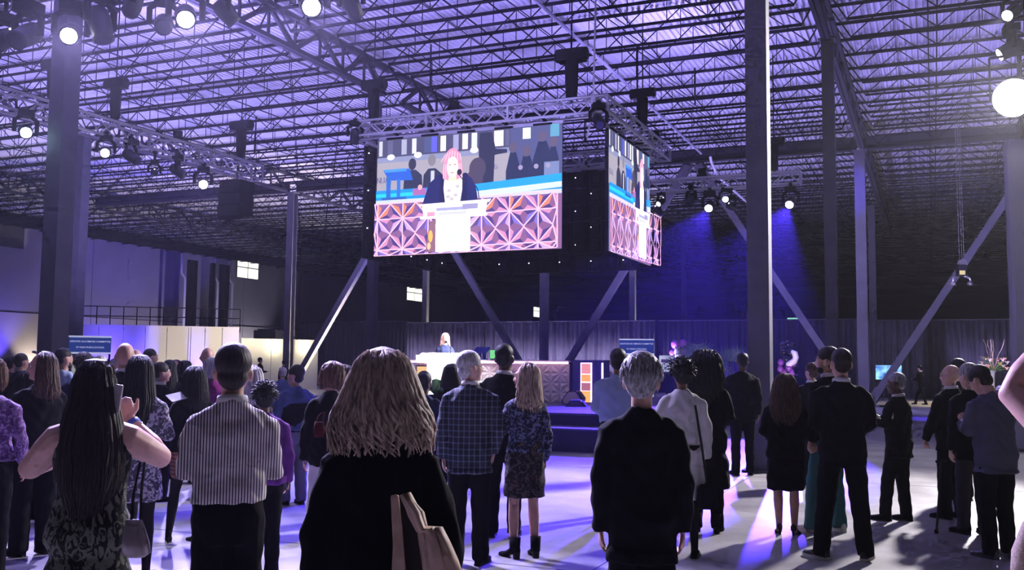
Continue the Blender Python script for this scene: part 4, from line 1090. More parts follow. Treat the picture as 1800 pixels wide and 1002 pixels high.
def shoe_mesh(kind, s):
    q = MB()
    hl = {'heel': .06, 'boot': .045}.get(kind, 0)
    secs = [(-.075, .026, .070), (-.06, .034, .085), (-.02, .036, .088), (.04, .038, .068), (.10, .045, .052), (.15, .043, .042), (.185, .032, .034), (.20, .016, .026)]
    if kind in ('heel', 'pump'): secs = [(y * .93, w * .82, h * (.8 if y < .05 else .8)) for y, w, h in secs]
    vs = []; n = 12
    for y, w, h in secs:
        lift = hl * max(0, min(1, (.09 - y) / .12))
        for k in range(n):
            t = 2 * math.pi * k / n
            x = w * math.cos(t); z = .5 * h + .5 * h * math.sin(t)
            if math.sin(t) < 0: z = .5 * h * (1 + math.copysign(min(1, abs(math.sin(t)) * 2.2), math.sin(t)))
            vs.append((x * s, y * s, (z + lift + (.0 if hl else .012)) * s))
    fs = [(i * n + k, i * n + (k + 1) % n, (i + 1) * n + (k + 1) % n, (i + 1) * n + k) for i in range(len(secs) - 1) for k in range(n)]
    fs += [tuple(range(n - 1, -1, -1)), tuple((len(secs) - 1) * n + k for k in range(n))]
    q.add(vs, fs)
    if kind == 'boot': q.loft([(0, -.02 * s, .06 * s, .045 * s, .055 * s), (0, -.025 * s, .19 * s, .05 * s, .06 * s)], 12)
    return q
def sole_mesh(kind, s):
    q = MB()
    if kind in ('heel',): q.tube([(0, -.055 * s, .075 * s), (0, -.06 * s, 0)], [.018 * s, .008 * s], 8); return q
    if kind == 'boot': q.loft([(0, -.05 * s, 0, .03 * s, .03 * s), (0, -.05 * s, .06 * s, .034 * s, .034 * s)], 10); return q
    h = .026 if kind == 'sneaker' else .014
    pts = [(-.036, -.06), (-.02, -.08), (.02, -.08), (.036, -.06), (.038, .03), (.047, .1), (.045, .15), (.03, .19), (0, .207), (-.03, .19), (-.045, .15), (-.047, .1), (-.038, .03)]
    q.merge(prism([(x * s, y * s) for x, y in pts], 0, h * s)); return q

def head_parts(q, sex, eyes=None):
    f = .93 if sex == 'W' else 1.0
    q.ball((0, -.012, 1.652), (.074 * f, .094 * f, .098), 20, 14)
    q.ball((0, .02, 1.61), (.066 * f, .074 * f, .085), 18, 12)
    q.ball((0, .035, 1.565), (.05 * f, .052 * f, .045), 14, 10)
    q.ball((0, .072, 1.545), (.022 * f, .02, .02), 10, 8)                          # chin
    q.tube([(0, .083, 1.645), (0, .102, 1.612), (0, .106, 1.604), (0, .09, 1.596)], [.009, .012, .013, .010], 8)      # nose
    q.ball((0, .078, 1.66), (.045 * f, .018, .012), 12, 8)                         # brow
    q.ball((.035 * f, .062, 1.612), (.02, .022, .022), 8, 6); q.ball((-.035 * f, .062, 1.612), (.02, .022, .022), 8, 6)
    for g in (-1, 1): q.ball((g * .079 * f, -.008, 1.618), (.013, .022, .034), 10, 8, Matrix.Rotation(g * .3, 3, 'Z'))

def bell(prof, limit=2.15, n=26, front=.0):
    """closed hair volume from (z, rx, ry) rings, open towards the face"""
    q = MB(); vs = []
    for z, rx, ry in prof:
        for k in range(n):
            t = -limit + 2 * limit * k / (n - 1)
            vs.append((math.sin(t) * rx, -math.cos(t) * ry - .01 + front * max(0, abs(t) - 1.4), z))
    fs = [(i * n + k, i * n + (k + 1) % n, (i + 1) * n + (k + 1) % n, (i + 1) * n + k) for i in range(len(prof) - 1) for k in range(n)]
    fs += [tuple(range(n - 1, -1, -1)), tuple((len(prof) - 1) * n + k for k in range(n))]
    q.add(vs, fs); return q
def ring_at(prof, z):
    for (z0, a0, b0), (z1, a1, b1) in zip(prof[:-1], prof[1:]):
        if z1 <= z <= z0:
            t = (z0 - z) / max(1e-6, z0 - z1); return a0 + (a1 - a0) * t, b0 + (b1 - b0) * t
    return prof[-1][1:]
def strands(prof, count, limit, wave, seed, rad=.006, curl=18.0, zend=.08, flick=0.0):
    q = MB(); rng = random.Random(seed); ztop, zbot = prof[0][0], prof[-1][0]
    for i in range(count):
        t0 = rng.uniform(-limit, limit); zz = ztop - .012 - rng.random() ** 1.3 * (ztop - zbot) * .45
        ze = zbot + rng.uniform(-zend, zend * .6); n = 9; pts = []; ph = rng.random() * 6.3; am = wave * rng.uniform(.4, 1.3); out = rng.uniform(.97, 1.06)
        for k in range(n):
            u = k / (n - 1); z = zz + (ze - zz) * u
            rx, ry = ring_at(prof, max(z, zbot + .001))
            t = t0 + am * 1.6 * u * math.sin(curl * (zz - z) + ph) + .10 * rng.uniform(-1, 1) * u
            o = out + am * .5 * u * math.cos(curl * (zz - z) + ph) + flick * u * u
            pts.append((math.sin(t) * rx * o, -math.cos(t) * ry * o - .01, z))
        r0 = rad * rng.uniform(.7, 1.4)
        q.tube(pts, [r0 * .5] + [r0] * (n - 3) + [r0 * .8, r0 * .25], 4)
    return q
def hair_parts(style, sex):
    """returns (solid volume to be smoothed, loose strands)"""
    q = MB(); st = None
    f = .95 if sex == 'W' else 1.0
    def cap(th=.012, low=1.60):
        q.ball((0, -.02, 1.678), ((.073 + th) * f, (.09 + th) * f, (.078 + th)), 20, 14)
        q.ball((0, -.045, low + .01), (.064 * f + th * .5, .055 + th * .5, .066), 16, 10)
    if style == 'short': cap()
    elif style == 'crop': cap(.006, 1.615)
    elif style == 'full':
        cap(.022, 1.60); q.ball((0, .03, 1.735), (.07, .06, .035), 12, 8); q.ball((0, -.05, 1.64), (.088, .075, .07), 14, 10)
        st = MB(); rng = random.Random(9)
        for i in range(150):
            a_ = rng.uniform(-2.2, 2.2); e_ = rng.uniform(-.1, 1.3); v_ = Vector((math.sin(a_) * math.cos(e_), -math.cos(a_) * math.cos(e_), math.sin(e_)))
            p_ = Vector((v_.x * .094, v_.y * .108 - .025, 1.675 + v_.z * .10)); st.tube([p_, p_ + v_ * .008 + Vector((0, 0, -.02)), p_ + Vector((v_.x * .004, v_.y * .004, -.045))], [.004, .006, .002], 4)
    elif style == 'fringe':            # bald on top, hair round the sides
        for g in (-1, 1): q.ball((g * .06 * f, -.03, 1.625), (.018, .05, .028), 12, 8)
        q.ball((0, -.068, 1.60), (.06, .034, .042), 14, 8)
    elif style == 'bun':
        cap(.012, 1.62); q.ball((0, -.12, 1.68), (.045, .04, .045), 12, 8)
    elif style == 'puff':              # short rounded crop
        q.ball((0, -.02, 1.665), (.098, .108, .105), 20, 14); q.ball((0, -.05, 1.60), (.075, .06, .06), 14, 8)
        st = MB(); rng = random.Random(5)
        for i in range(170):
            v_ = Vector((rng.gauss(0, 1), rng.gauss(-.4, .8), rng.gauss(.4, 1))).normalized()
            if v_.z < -.5 or (v_.y > .5 and v_.z < .35): continue
            p_ = Vector((v_.x * .095, v_.y * .105 - .02, 1.665 + v_.z * .102)); st.tube([p_, p_ + v_ * .022 + Vector((rng.gauss(0, .008), rng.gauss(0, .008), -.006))], [.008, .003], 4)
    elif style == 'bob':
        pr = [(1.765, .01, .01), (1.755, .05, .06), (1.72, .085, .095), (1.66, .098, .112), (1.60, .104, .112), (1.55, .10, .098), (1.52, .08, .075)]
        q.merge(bell(pr, 1.95)); st = strands(pr, 110, 1.95, .05, 11, .006, 14, .015)
    elif style == 'bobdark':
        pr = [(1.765, .01, .01), (1.755, .05, .06), (1.72, .09, .1), (1.66, .105, .118), (1.60, .118, .12), (1.55, .125, .12), (1.5, .13, .115), (1.47, .10, .09)]
        q.merge(bell(pr, 2.0))
    elif style == 'long':
        pr = [(1.765, .01, .01), (1.755, .05, .06), (1.72, .082, .095), (1.66, .094, .11), (1.58, .098, .112), (1.5, .105, .115), (1.42, .115, .125), (1.35, .118, .13), (1.28, .10, .125), (1.22, .06, .115)]
        q.merge(bell(pr, 1.75)); st = strands(pr, 150, 1.75, .06, 21, .006, 10, .06)
    elif style == 'verylong':
        pr = [(1.765, .01, .01), (1.755, .05, .06), (1.72, .082, .095), (1.66, .092, .108), (1.58, .098, .108), (1.48, .125, .125), (1.38, .145, .14), (1.26, .15, .145), (1.16, .135, .14), (1.08, .10, .13)]
        q.merge(bell(pr, 1.45)); st = strands(pr, 230, 1.6, .04, 22, .006, 6, .09)
    elif style == 'wavy':              # shoulder-length, flaring waves
        pr = [(1.768, .008, .008), (1.757, .045, .055), (1.735, .075, .09), (1.69, .095, .108), (1.64, .112, .12), (1.59, .13, .13), (1.545, .147, .14), (1.50, .158, .145), (1.47, .15, .14)]
        q.merge(bell([(z, a * .95, b * .95) for z, a, b in pr], 2.0)); st = strands(pr, 420, 2.1, .13, 23, .0062, 26, .05, .05)
    elif style == 'midwavy':
        pr = [(1.765, .01, .01), (1.755, .05, .06), (1.72, .084, .095), (1.66, .10, .112), (1.58, .112, .118), (1.5, .125, .125), (1.42, .135, .13), (1.37, .11, .115)]
        q.merge(bell([(z, a * .94, b * .94) for z, a, b in pr], 1.9)); st = strands(pr, 220, 1.95, .10, 24, .0065, 20, .04, .03)
    elif style == 'bigcurl':
        pr = [(1.80, .02, .02), (1.79, .07, .07), (1.75, .115, .12), (1.68, .14, .145), (1.6, .152, .155), (1.52, .155, .155), (1.44, .15, .15), (1.36, .135, .14), (1.3, .09, .11)]
        q.merge(bell([(z, a * .93, b * .93) for z, a, b in pr], 2.1)); st = strands(pr, 260, 2.1, .16, 25, .008, 34, .05, .04)
    elif style == 'longcurl':
        pr = [(1.775, .01, .01), (1.765, .055, .065), (1.73, .092, .10), (1.66, .115, .122), (1.58, .128, .13), (1.5, .142, .138), (1.42, .150, .145), (1.34, .145, .14), (1.28, .12, .12)]
        q.merge(bell([(z, a * .94, b * .94) for z, a, b in pr], 2.0)); st = strands(pr, 260, 2.05, .14, 26, .0066, 30, .05, .04)
    else: return None, None
    return q, st

PCOUNT = [0]
def person(px_, d, top, face, label, sex='M', w=1.0, hair=('short', 'dark'), skin='fair', up=('jacket', 'black'), low=('trousers', 'black'), shoes=('oxford', 'black'),
           R='down', Lf='down', hy=0.0, hp=0.0, feet=None, showface=False, vox=None, z0=0.0, lean=0.0, group=None, collar=None, sleeve=1.0, extra=None, tights=False, legs=True, beard=None, armk=1.0, hs=1.0):
    g0 = stand_at(px_, d, 1.2 + z0)
    topz = at_d(px_, top, d / 1.0).z
    H = (topz - z0)
    if hair[0] in ('wavy', 'longcurl', 'bigcurl'): H *= .985
    s = H / 1.787
    rng = random.Random(PCOUNT[0] * 31 + 5); PCOUNT[0] += 1
    vd = Vector((g0.x, g0.y, 0)) - Vector((CAM.x, CAM.y, 0))
    yaw = math.atan2(-vd.x, vd.y) + math.radians(face)
    if vox is None: vox = .011 if d < 7 else (.015 if d < 11 else (.02 if d < 20 else .034))
    SEC = SEC_M if sex == 'M' else SEC_W
    shx = (.175 if sex == 'M' else .155) * w; fw = w
    legr = 1.0 if sex == 'M' else .95
    def lz(p): 
        return V(p[0], p[1] + lean * max(0, p[2] - .95), p[2])
    armR, armL = arm_pose(R, 1), arm_pose(Lf, -1)
    def widen(a, g):
        e, wr, hd, n_, c = a; k = (w - 1) * .16
        return (V(e.x + g * k, e.y, e.z), V(wr.x + (g * k if abs(wr.x) > .15 else 0), wr.y, wr.z), hd, n_, c)
    armR, armL = widen(armR, 1), widen(armL, -1)
    feet = feet or [(.105, -.01, 8 + rng.uniform(-4, 10)), (-.105, rng.uniform(-.03, .05), -8 - rng.uniform(-4, 10))]
    hipz = .92
    # ---- body: one skin over trunk, head, arms, hands, legs
    q = MB()
    q.loft([(0, y + lean * max(0, z - .95), z, rx * fw * .93, ry * fw * .93) for z, rx, ry, y in SEC], 20, 2.3)
    nk = .056 if sex == 'M' else .047
    q.tube([lz(V(0, -.012, 1.42)), lz(V(0, -.008, 1.49)), lz(V(0, .0, 1.57))], [nk * 1.3, nk, nk * .98], 14)
    hq = MB(); head_parts(hq, sex)
    HP = Matrix.Translation(lz(V(0, 0, 1.50))) @ Matrix.Rotation(math.radians(hy), 4, 'Z') @ Matrix.Rotation(math.radians(-hp), 4, 'X') @ Matrix.Scale(1.09, 4) @ Matrix.Translation(V(0, 0, -1.50))
    hq.transform(HP); q.merge(hq)
    fine = d < 20
    for g, (e, wr, hd, n_, cu) in ((1, armR), (-1, armL)):
        S = lz(V(g * shx, -.005, 1.372)); e = lz(e); wr = lz(wr)
        k = w ** .6 * (1.0 if sex == 'M' else .88)
        k *= armk
        q.tube([lz(V(g * shx * .5, 0, 1.40)), S, S.lerp(e, .35), e, e.lerp(wr, .3), wr], [.055 * k, .056 * k, .052 * k, .042 * k, .043 * k, .028 * (1 + (armk - 1) * .4)], 12)
        if fine: hand(q, wr, hd, n_, g, (.97 if sex == 'M' else .88) * hs, cu)
        else: q.tube([wr, wr + hd.normalized() * .09, wr + hd.normalized() * .16], [.03, .04, .02], 8, flat=.5)
    ank = []
    for g, (fx, fy, ta) in ((1, feet[0]), (-1, feet[1])):
        A = V(fx, fy, .085); Hh = V(g * .088 * fw, -.005, hipz)
        lift = feet[0 if g > 0 else 1]
        K = Hh.lerp(A, .50) + V(0, .025, 0)
        if len(lift) > 3: K = V(*lift[3]); A = V(*lift[4])
        k = legr * w ** .5
        if legs: q.tube([Hh, Hh.lerp(K, .45), K, K.lerp(A, .32), A, A - V(0, 0, .06)], [.088 * k, .078 * k, .053 * k, .056 * k, .034, .034], 14)
        ank.append((Hh, K, A, ta))
    me = q.mesh('person', skin_mat(skin))
    root = link('person', me); tag(root, label, 'person', group)
    root.location = (g0.x, g0.y, z0); root.rotation_euler = (0, 0, yaw); root.scale = (s, s, s)
    skin_it(root, vox if fine else .03, 2)
    if tights: me.materials.append(cloth('tights')); root['tights'] = .95
    def part(mb, name, m_, voxel=None, it=3, wrinkle=0.0, smooth=True):
        o = mb.build(name, m_, root, smooth=smooth)
        if voxel: skin_it(o, voxel, it, wrinkle)
        return o
    # ---- trousers / skirt
    kind = low[0] if low else None
    if kind == 'trousers':
        t = MB(); wide = low[2] if len(low) > 2 else 1.0
        zt_ = 1.06 if up[0] in ('shirt', 'dress') else .96
        t.loft([(0, y, z, rx * fw + (.012 if zt_ > 1 else .004), ry * fw + (.014 if zt_ > 1 else .004)) for z, rx, ry, y in SEC if z <= zt_], 20, 2.3)
        for Hh, K, A, ta in ank:
            t.tube([Hh + V(0, -.01, .02), Hh.lerp(K, .4), K, K.lerp(A, .5), A + V(0, -.005, -.02), A + V(0, -.005, -.05)], [.098 * w ** .5, .092 * w ** .5, .074 * wide, .069 * wide, .066 * wide, .068 * wide], 14)
        part(t, 'trousers', cloth(low[1]), vox, 3, .004)
    elif kind == 'skirt':
        t = MB(); hem = low[2]; fl = low[3] if len(low) > 3 else 1.05
        zs = [1.06, 1.0, .93, .86] + [.86 + (hem - .86) * k / 4 for k in range(1, 5)]
        sec = []
        for z in zs:
            if z >= .86:
                rx, ry, yy = np.interp(z, [a[0] for a in SEC], [a[1] for a in SEC]), np.interp(z, [a[0] for a in SEC], [a[2] for a in SEC]), -.005
            else: k = (.86 - z) / max(.01, .86 - hem); rx, ry, yy = .180 * (1 + (fl - 1) * k), .13 * (1 + (fl - 1) * k * 1.3), 0
            sec.append((0, yy, z, rx * fw + .014, ry * fw + .014))
        t.loft(sec, 28, 2.2); part(t, 'skirt', cloth(low[1]), vox, 3, .006)
    # ---- upper garment
    kind = up[0]; um = cloth(up[1])
    hem = {'jacket': .79, 'shirt': 1.0, 'blouse': .92, 'dress': .52, 'coat': .45}.get(kind, .9)
    if len(up) > 2 and up[2]: hem = up[2]
    inf = {'jacket': .019, 'coat': .024, 'shirt': .020, 'blouse': .016, 'dress': .010}.get(kind, .018)
    t = MB(); sec = []
    zs = sorted(set([round(z, 3) for z, *_ in SEC if z > max(hem, .80)] + ([.80, .86] if hem < .8 else [])))
    fl = up[3] if len(up) > 3 else (1.12 if kind in ('coat',) else 1.04)
    if hem < .8:
        for k in range(5):
            z = hem + (.80 - hem) * k / 5; u_ = 1 - k / 5
            sec.append((0, -.008, z, (.175 * fw + inf) * (1 + (fl - 1) * u_), (.128 * fw + inf) * (1 + (fl - 1) * 1.3 * u_)))
    else:
        rx, ry = np.interp(hem, [a[0] for a in SEC], [a[1] for a in SEC]), np.interp(hem, [a[0] for a in SEC], [a[2] for a in SEC])
        sec.append((0, 0, hem, rx * fw + inf + .004, ry * fw + inf + .004))
    for z, rx, ry, y in SEC:
        if z <= max(hem, .78): continue
        if kind in ('jacket', 'coat') and z < 1.2: rx = max(rx, .163); ry = max(ry, .118)
        if kind in ('shirt',) and z < 1.12: rx *= 1.05; ry *= 1.1
        if z > 1.46: rx, ry = rx * .92, ry * .95
        sec.append((0, y + lean * max(0, z - .95), z, rx * fw + inf, ry * fw + inf * (1.0 if z < 1.4 else .6)))
    sec.sort(key=lambda a: a[2]); t.loft(sec, 24, 2.3)
    sl = {'none': 0, 'short': .5}.get(sleeve, sleeve)
    for g, (e, wr, hd, n_, cu) in ((1, armR), (-1, armL)):
        S = lz(V(g * shx, -.005, 1.368)); e = lz(e); wr = lz(wr); k = w ** .6 * (1.0 if sex == 'M' else .9)
        j = inf * .75
        if sl == 0: 
            continue
        if sl <= .5:
            q_ = S.lerp(e, sl * 2); t.tube([lz(V(g * shx * .4, 0, 1.40)), S, q_], [.05 * k + j, .058 * k + j, .054 * k + j], 14)
        else:
            wq = e.lerp(wr, min(1.0, (sl - .5) * 2))
            t.tube([lz(V(g * shx * .35, -.005, 1.415)), lz(V(g * shx * .75, -.005, 1.392)), S, S.lerp(e, .4), e, e.lerp(wq, .4), wq], [.050 * k + j * .7, .056 * k + j * .8, .060 * k + j, .054 * k + j, .044 * k + j, .044 * k + j, .034 * k + j], 14)
    if kind in ('jacket', 'coat', 'shirt'):
        t.tube([lz(V(0, -.02, 1.42)), lz(V(0, -.018, 1.465)), lz(V(0, -.012, 1.50))], [nk * 1.75, nk * 1.45, nk * 1.32], 16)
    part(t, {'jacket': 'jacket', 'coat': 'coat', 'shirt': 'shirt', 'blouse': 'blouse', 'dress': 'dress'}.get(kind, 'top'), um, vox, 3, .007 if kind != 'dress' else .004)
    if collar:
        t = MB(); t.tube([lz(V(0, -.016, 1.485)), lz(V(0, -.010, 1.522))], [nk * 1.42, nk * 1.3], 18); part(t, 'shirt_collar', cloth(collar))
    # ---- shoes
    if shoes:
        for Hh, K, A, ta in ank:
            M_ = Matrix.Translation(V(A.x, A.y, A.z - .085)) @ Matrix.Rotation(math.radians(-ta), 4, 'Z')
            if shoes[0] == 'none': continue
            o = shoe_mesh(shoes[0], 1.0).transform(M_).build('shoe', cloth(shoes[1]) if shoes[1] in CL else mat('leather_' + shoes[1], {'blackred': (.02, .02, .03), 'greyshoe': (.13, .13, .15)}[shoes[1]], .5), root, smooth=True)
            so = sole_mesh(shoes[0], 1.0).transform(M_).build('sole', cloth(shoes[2]) if len(shoes) > 2 else black, o)
            if shoes[1] == 'blackred':
                for g_, c_ in ((-1, (.55, .2, .12)), (1, (.55, .2, .12))):
                    sw = MB(); sw.tube([(g_ * .036, -.02, .055), (g_ * .041, .03, .04), (g_ * .041, .07, .05)], [.004, .012, .003], 6); sw.transform(M_).build('side_stripe', mat('rust_trim', c_, .5), o)
                sw = MB(); sw.ball((0, .13, .05), (.036, .05, .014), 10, 6); sw.transform(M_).build('toe_panel', cloth('white'), o)
    # ---- hair and face
    if hair[0] not in ('bald',):
        hv, hs = hair_parts(hair[0], sex)
        if hv:
            hv.transform(HP); o = part(hv, 'hair', hair_mat(hair[1]), .008 if d < 12 else .014, 2)
            if hs and d < 26:
                hs.transform(HP); hs.build('strands', hair_mat(hair[1] if len(hair) < 3 else hair[2]), o, smooth=True)
    if beard:
        b_ = MB(); b_.ball((0, .045, 1.555), (.056, .05, .045), 14, 10); b_.ball((0, .03, 1.59), (.066, .045, .03), 12, 8); b_.transform(HP); part(b_, 'beard', hair_mat(beard), .01, 2)
    if showface:
        for g in (-1, 1):
            b_ = MB(); b_.ball((g * .03, .077, 1.638), (.013, .008, .007), 8, 6); b_.transform(HP); eo = b_.build('eye', cloth('white'), root, smooth=True)
            b_ = MB(); b_.ball((g * .03, .0835, 1.638), (.0055, .003, .0055), 8, 6); b_.transform(HP); b_.build('iris', black, eo)
            b_ = MB(); b_.tube([(g * .014, .089, 1.656), (g * .03, .087, 1.662), (g * .046, .076, 1.657)], [.003, .004, .002], 6); b_.transform(HP); b_.build('eyebrow', hair_mat(hair[1] if hair[0] != 'bald' else 'dark'), root)
        b_ = MB(); b_.tube([(-.022, .078, 1.576), (0, .088, 1.578), (.022, .078, 1.576)], [.003, .007, .003], 6); b_.transform(HP); b_.build('lips', mat('lips', (.45, .15, .14), .45), root, smooth=True)
    if extra: extra(root, part, lz, HP, armR, armL)
    return root
def stand_at(px_, d, z):
    h = Vector((-_s, _c, 0)) * d + Vector((_c, _s, 0)) * (d * (px_ - CX) / F_PX); h.z = z
    for _ in range(3):
        v = h - CAM; dep = v.dot(FWD); q = CX + F_PX * v.dot(RGT) / dep
        h = h + Vector((_c, _s, 0)) * ((px_ - q) / F_PX * dep)
    h.z = 0; return h
def glasses(root, part, lz, HP, a, b):
    t = MB()
    for g in (-1, 1):
        pts = [V(g * .032 + .021 * math.cos(k * .628), .094, 1.638 + .015 * math.sin(k * .628)) for k in range(11)]
        t.tube(pts, .0022, 5); t.tube([V(g * .053, .092, 1.642), V(g * .072, .05, 1.64), V(g * .077, -.01, 1.632)], .0022, 5)
    t.tube([V(-.011, .096, 1.64), V(.011, .096, 1.64)], .0022, 5); t.transform(HP); part(t, 'glasses', mat('glasses_frame', (.35, .35, .38), .3, .6))

def vest(root, part, lz, HP, aR, aL):
    t = MB(); t.loft([(0, 0, .93, .222, .165), (0, 0, 1.05, .218, .16), (0, 0, 1.15, .22, .16), (0, 0, 1.24, .215, .155), (0, 0, 1.29, .19, .145)], 22, 2.3); part(t, 'vest', cloth('black'))

def shades_up(root, part, lz, HP, a, b):
    t = MB()
    for g in (-1, 1):
        t.ball((g * .036, .055, 1.755), (.026, .02, .012), 10, 6); t.tube([V(g * .06, .05, 1.75), V(g * .085, .0, 1.71), V(g * .088, -.04, 1.68)], .004, 6)
    t.tube([V(-.015, .065, 1.757), V(.015, .065, 1.757)], .004, 6); t.transform(HP); part(t, 'sunglasses', mat('dark_lens_gloss', (.01, .01, .012), .15))
# ---------------------------------------------------------------- the front row
def wristband(root, part, lz, HP, aR, aL):
    e, w_ = lz(aR[0]), lz(aR[1]); d_ = (w_ - e).normalized()
    t = MB(); t.tube([w_ - d_ * .055, w_ - d_ * .025], .044, 14); part(t, 'wristband', mat('blue_band', (.06, .12, .5), .5))
    t = MB(); t.box(w_ - d_ * .04 + V(.038, -.015, .0), (.02, .035, .03)); part(t, 'band_tab', cloth('white'))
person(163, 4.7, 630, -8, 'woman in dark leaf-print dress with very long dark hair, raising a wristbanded arm', 'W', 1.12, ('verylong', 'black', 'dark'), 'pink', ('dress', leafy, .30, 1.22), None, ('pump', 'black'),
       R=(V(.30, .12, 1.27), V(.135, .25, 1.46), V(-.22, .02, .97), V(.25, -.95, .1), .95), Lf=(V(-.275, .02, 1.23), V(-.12, .30, 1.34), V(.5, .3, .7), V(-.3, -.9, 0), .9), hy=-10, sleeve='none', vox=.0075, extra=wristband, armk=1.5, hs=1.22)
person(405, 4.85, 603, 2, 'man in striped shirt and black trousers with folded arms', 'M', .93, ('short', 'dark', 'brown'), 'fair', ('shirt', stripes_mat(), 1.0), ('trousers', 'black'), R='crossed', Lf='crossed', hy=-6, collar='white')
person(668, 3.35, 598, -4, 'woman with wavy grey-blond hair and black cardigan in the centre foreground', 'W', .98, ('wavy', 'ash', 'blond'), 'pink', ('jacket', 'black', .70), ('trousers', 'black'), R='loose', Lf='down', vox=.010)
person(1128, 4.95, 621, 2, 'grey-haired person in long black suit seen from behind right of the stage', 'M', .93, ('full', 'grey'), 'fair', ('jacket', 'black', .72), ('trousers', 'black', 1.15), R='down', Lf='down', hy=-6)
# ---------------------------------------------------------------- second row
person(68, 8.5, 617, 28, 'woman in black trouser suit with sunglasses pushed up in her hair', 'W', 1.12, ('midwavy', 'dark', 'brown'), 'fair', ('jacket', 'black', .74), ('trousers', 'black', 1.25), R='front', Lf='front', hy=62, showface=True, extra=shades_up)
person(-16, 7.5, 628, -20, 'woman with purple patterned sleeve cut off by the left edge', 'W', 1.05, ('bob', 'auburn'), 'tan', ('blouse', lilacprint, .95), ('trousers', 'black'), R='loose', Lf='down', hy=-20, showface=True)
person(580, 8.6, 634, 6, 'woman with brown bob in black top and white trousers', 'W', 1.0, ('bob', 'brown', 'auburn'), 'fair', ('jacket', 'black', .82), ('trousers', 'white', 1.35), R='front', Lf='down', hy=-45, hp=14, showface=True)
person(826, 8.3, 616, -6, 'white-haired man in dark plaid jacket with glasses', 'M', 1.02, ('short', 'white'), 'pink', ('jacket', plaid_mat(), .76), ('trousers', 'black', 1.1), R='pocket', Lf='down', hy=-58, showface=True, extra=glasses, collar='white')
person(923, 8.6, 636, 22, 'blonde woman in blue floral blouse and skirt turned to the white-haired man', 'W', .96, ('midwavy', 'ash', 'blond'), 'fair', ('blouse', bluefloral, .96), ('skirt', blotch_mat('dark_floral', (.012, .010, .012), (.10, .075, .075), 20), .55), ('boot', 'black'), R='down', Lf='hold', hy=52, showface=True)
person(886, 9.6, 603, -8, 'tall man in dark suit behind the white-haired man', 'M', 1.05, ('crop', 'black'), 'dark', ('jacket', 'black', .78), ('trousers', 'black'), hy=-10, collar='white')
person(1199, 8.7, 629, 4, 'woman in white belted jacket with cropped black hair', 'W', 1.0, ('puff', 'black'), 'brown', ('jacket', 'white', .66, 1.06), ('skirt', 'white', .52, 1.0), ('pump', 'black'), R='down', Lf='front', hy=10, tights=True)
person(1241, 10.0, 615, 0, 'woman with big dark curls and long black coat', 'W', 1.04, ('bigcurl', 'black'), 'brown', ('coat', 'black', .44, 1.16), ('trousers', 'black'), ('boot', 'black'), R='front', Lf='front')
person(1305, 15.2, 619, 6, 'tall man in dark suit left of the broad column', 'M', 1.04, ('crop', 'black'), 'dark', ('jacket', 'black', .78), ('trousers', 'black'), R='down', Lf='front', hy=15)
person(1087, 11.0, 612, -6, 'man in light blue shirt behind the grey-haired person', 'M', 1.1, ('short', 'dark'), 'tan', ('shirt', 'lightblue', .98), ('trousers', 'charcoal'), R='front', Lf='front')
person(1380, 9.85, 653, 4, 'woman in black dress with long curly hair and bare legs', 'W', 1.08, ('longcurl', 'dark', 'brown'), 'fair', ('jacket', 'black', .84), ('skirt', 'black', .50, .98), ('heel', 'charcoal'), R='front', Lf='front', feet=[(.085, .0, 20), (-.075, .05, -4)])
person(1427, 14.0, 637, 8, 'man in dark suit behind the curly-haired woman', 'M', .98, ('short', 'brown'), 'fair', ('jacket', 'black', .78), ('trousers', 'black'), hy=30, collar='white')
person(1455, 10.1, 609, 50, 'bearded man in teal trousers looking left', 'M', .98, ('short', 'dark'), 'fair', ('jacket', 'black', .8), ('trousers', 'teal', 1.1), ('sneaker', 'white', 'white'), hy=32, showface=True, beard='dark', collar='white', feet=[(.08, -.05, 10), (-.2, .05, -12)])
person(1480, 8.65, 611, 6, 'man in black suit with red and black sneakers', 'M', 1.02, ('crop', 'dark'), 'fair', ('jacket', 'black', .78), ('trousers', 'black', 1.08), ('sneaker', 'blackred', 'white'), R='front', Lf='front', hy=12, collar='white', feet=[(.17, .0, 20), (-.19, -.03, -40)])
def badge(root, part, lz, HP, aR, aL):
    t = MB(); t.box((-.205, .0, 1.285), (.01, .11, .12)); part(t, 'name_badge', cloth('white'), smooth=False)
person(1578, 10.8, 654, 62, 'grey-haired man in dark suit with white badge, hands together', 'M', .98, ('crop', 'grey'), 'dark', ('jacket', 'black', .76), ('trousers', 'black', 1.08), R='phone', Lf='phone', hy=22, hp=6, showface=True, collar='white', extra=badge, feet=[(.11, -.02, 8), (-.1, .14, -6)])
person(1672, 11.0, 639, 48, 'bald man with glasses leaning on a cane', 'M', 1.04, ('bald', 'white'), 'pink', ('jacket', 'black', .78), ('trousers', 'black', 1.1), R='front', Lf=(V(-.26, .02, 1.14), V(-.24, .16, .90), V(0, .2, -1), V(-1, 0, 0), 1.0), hy=34, showface=True, collar='white', extra=glasses)
person(1684, 12.6, 630, 40, 'dark-haired man mostly hidden behind the bald man', 'M', 1.0, ('short', 'black'), 'brown', ('jacket', 'charcoal', .78), ('trousers', 'black'), hy=10, collar='white')
person(1708, 10.0, 638, 30, 'grey-haired man between the bald man and the man in blazer', 'M', 1.02, ('short', 'grey'), 'pink', ('jacket', 'black', .78), ('trousers', 'charcoal', 1.05), hy=20, hp=12, showface=True)
person(1748, 8.8, 638, 42, 'man in grey-blue blazer bending over his phone', 'M', 1.06, ('short', 'dark', 'brown'), 'fair', ('jacket', 'slate', .78), ('trousers', 'black', 1.05), ('sneaker', 'greyshoe', 'grey'), R='phone', Lf='phone', hy=16, hp=34, lean=.12, showface=True)
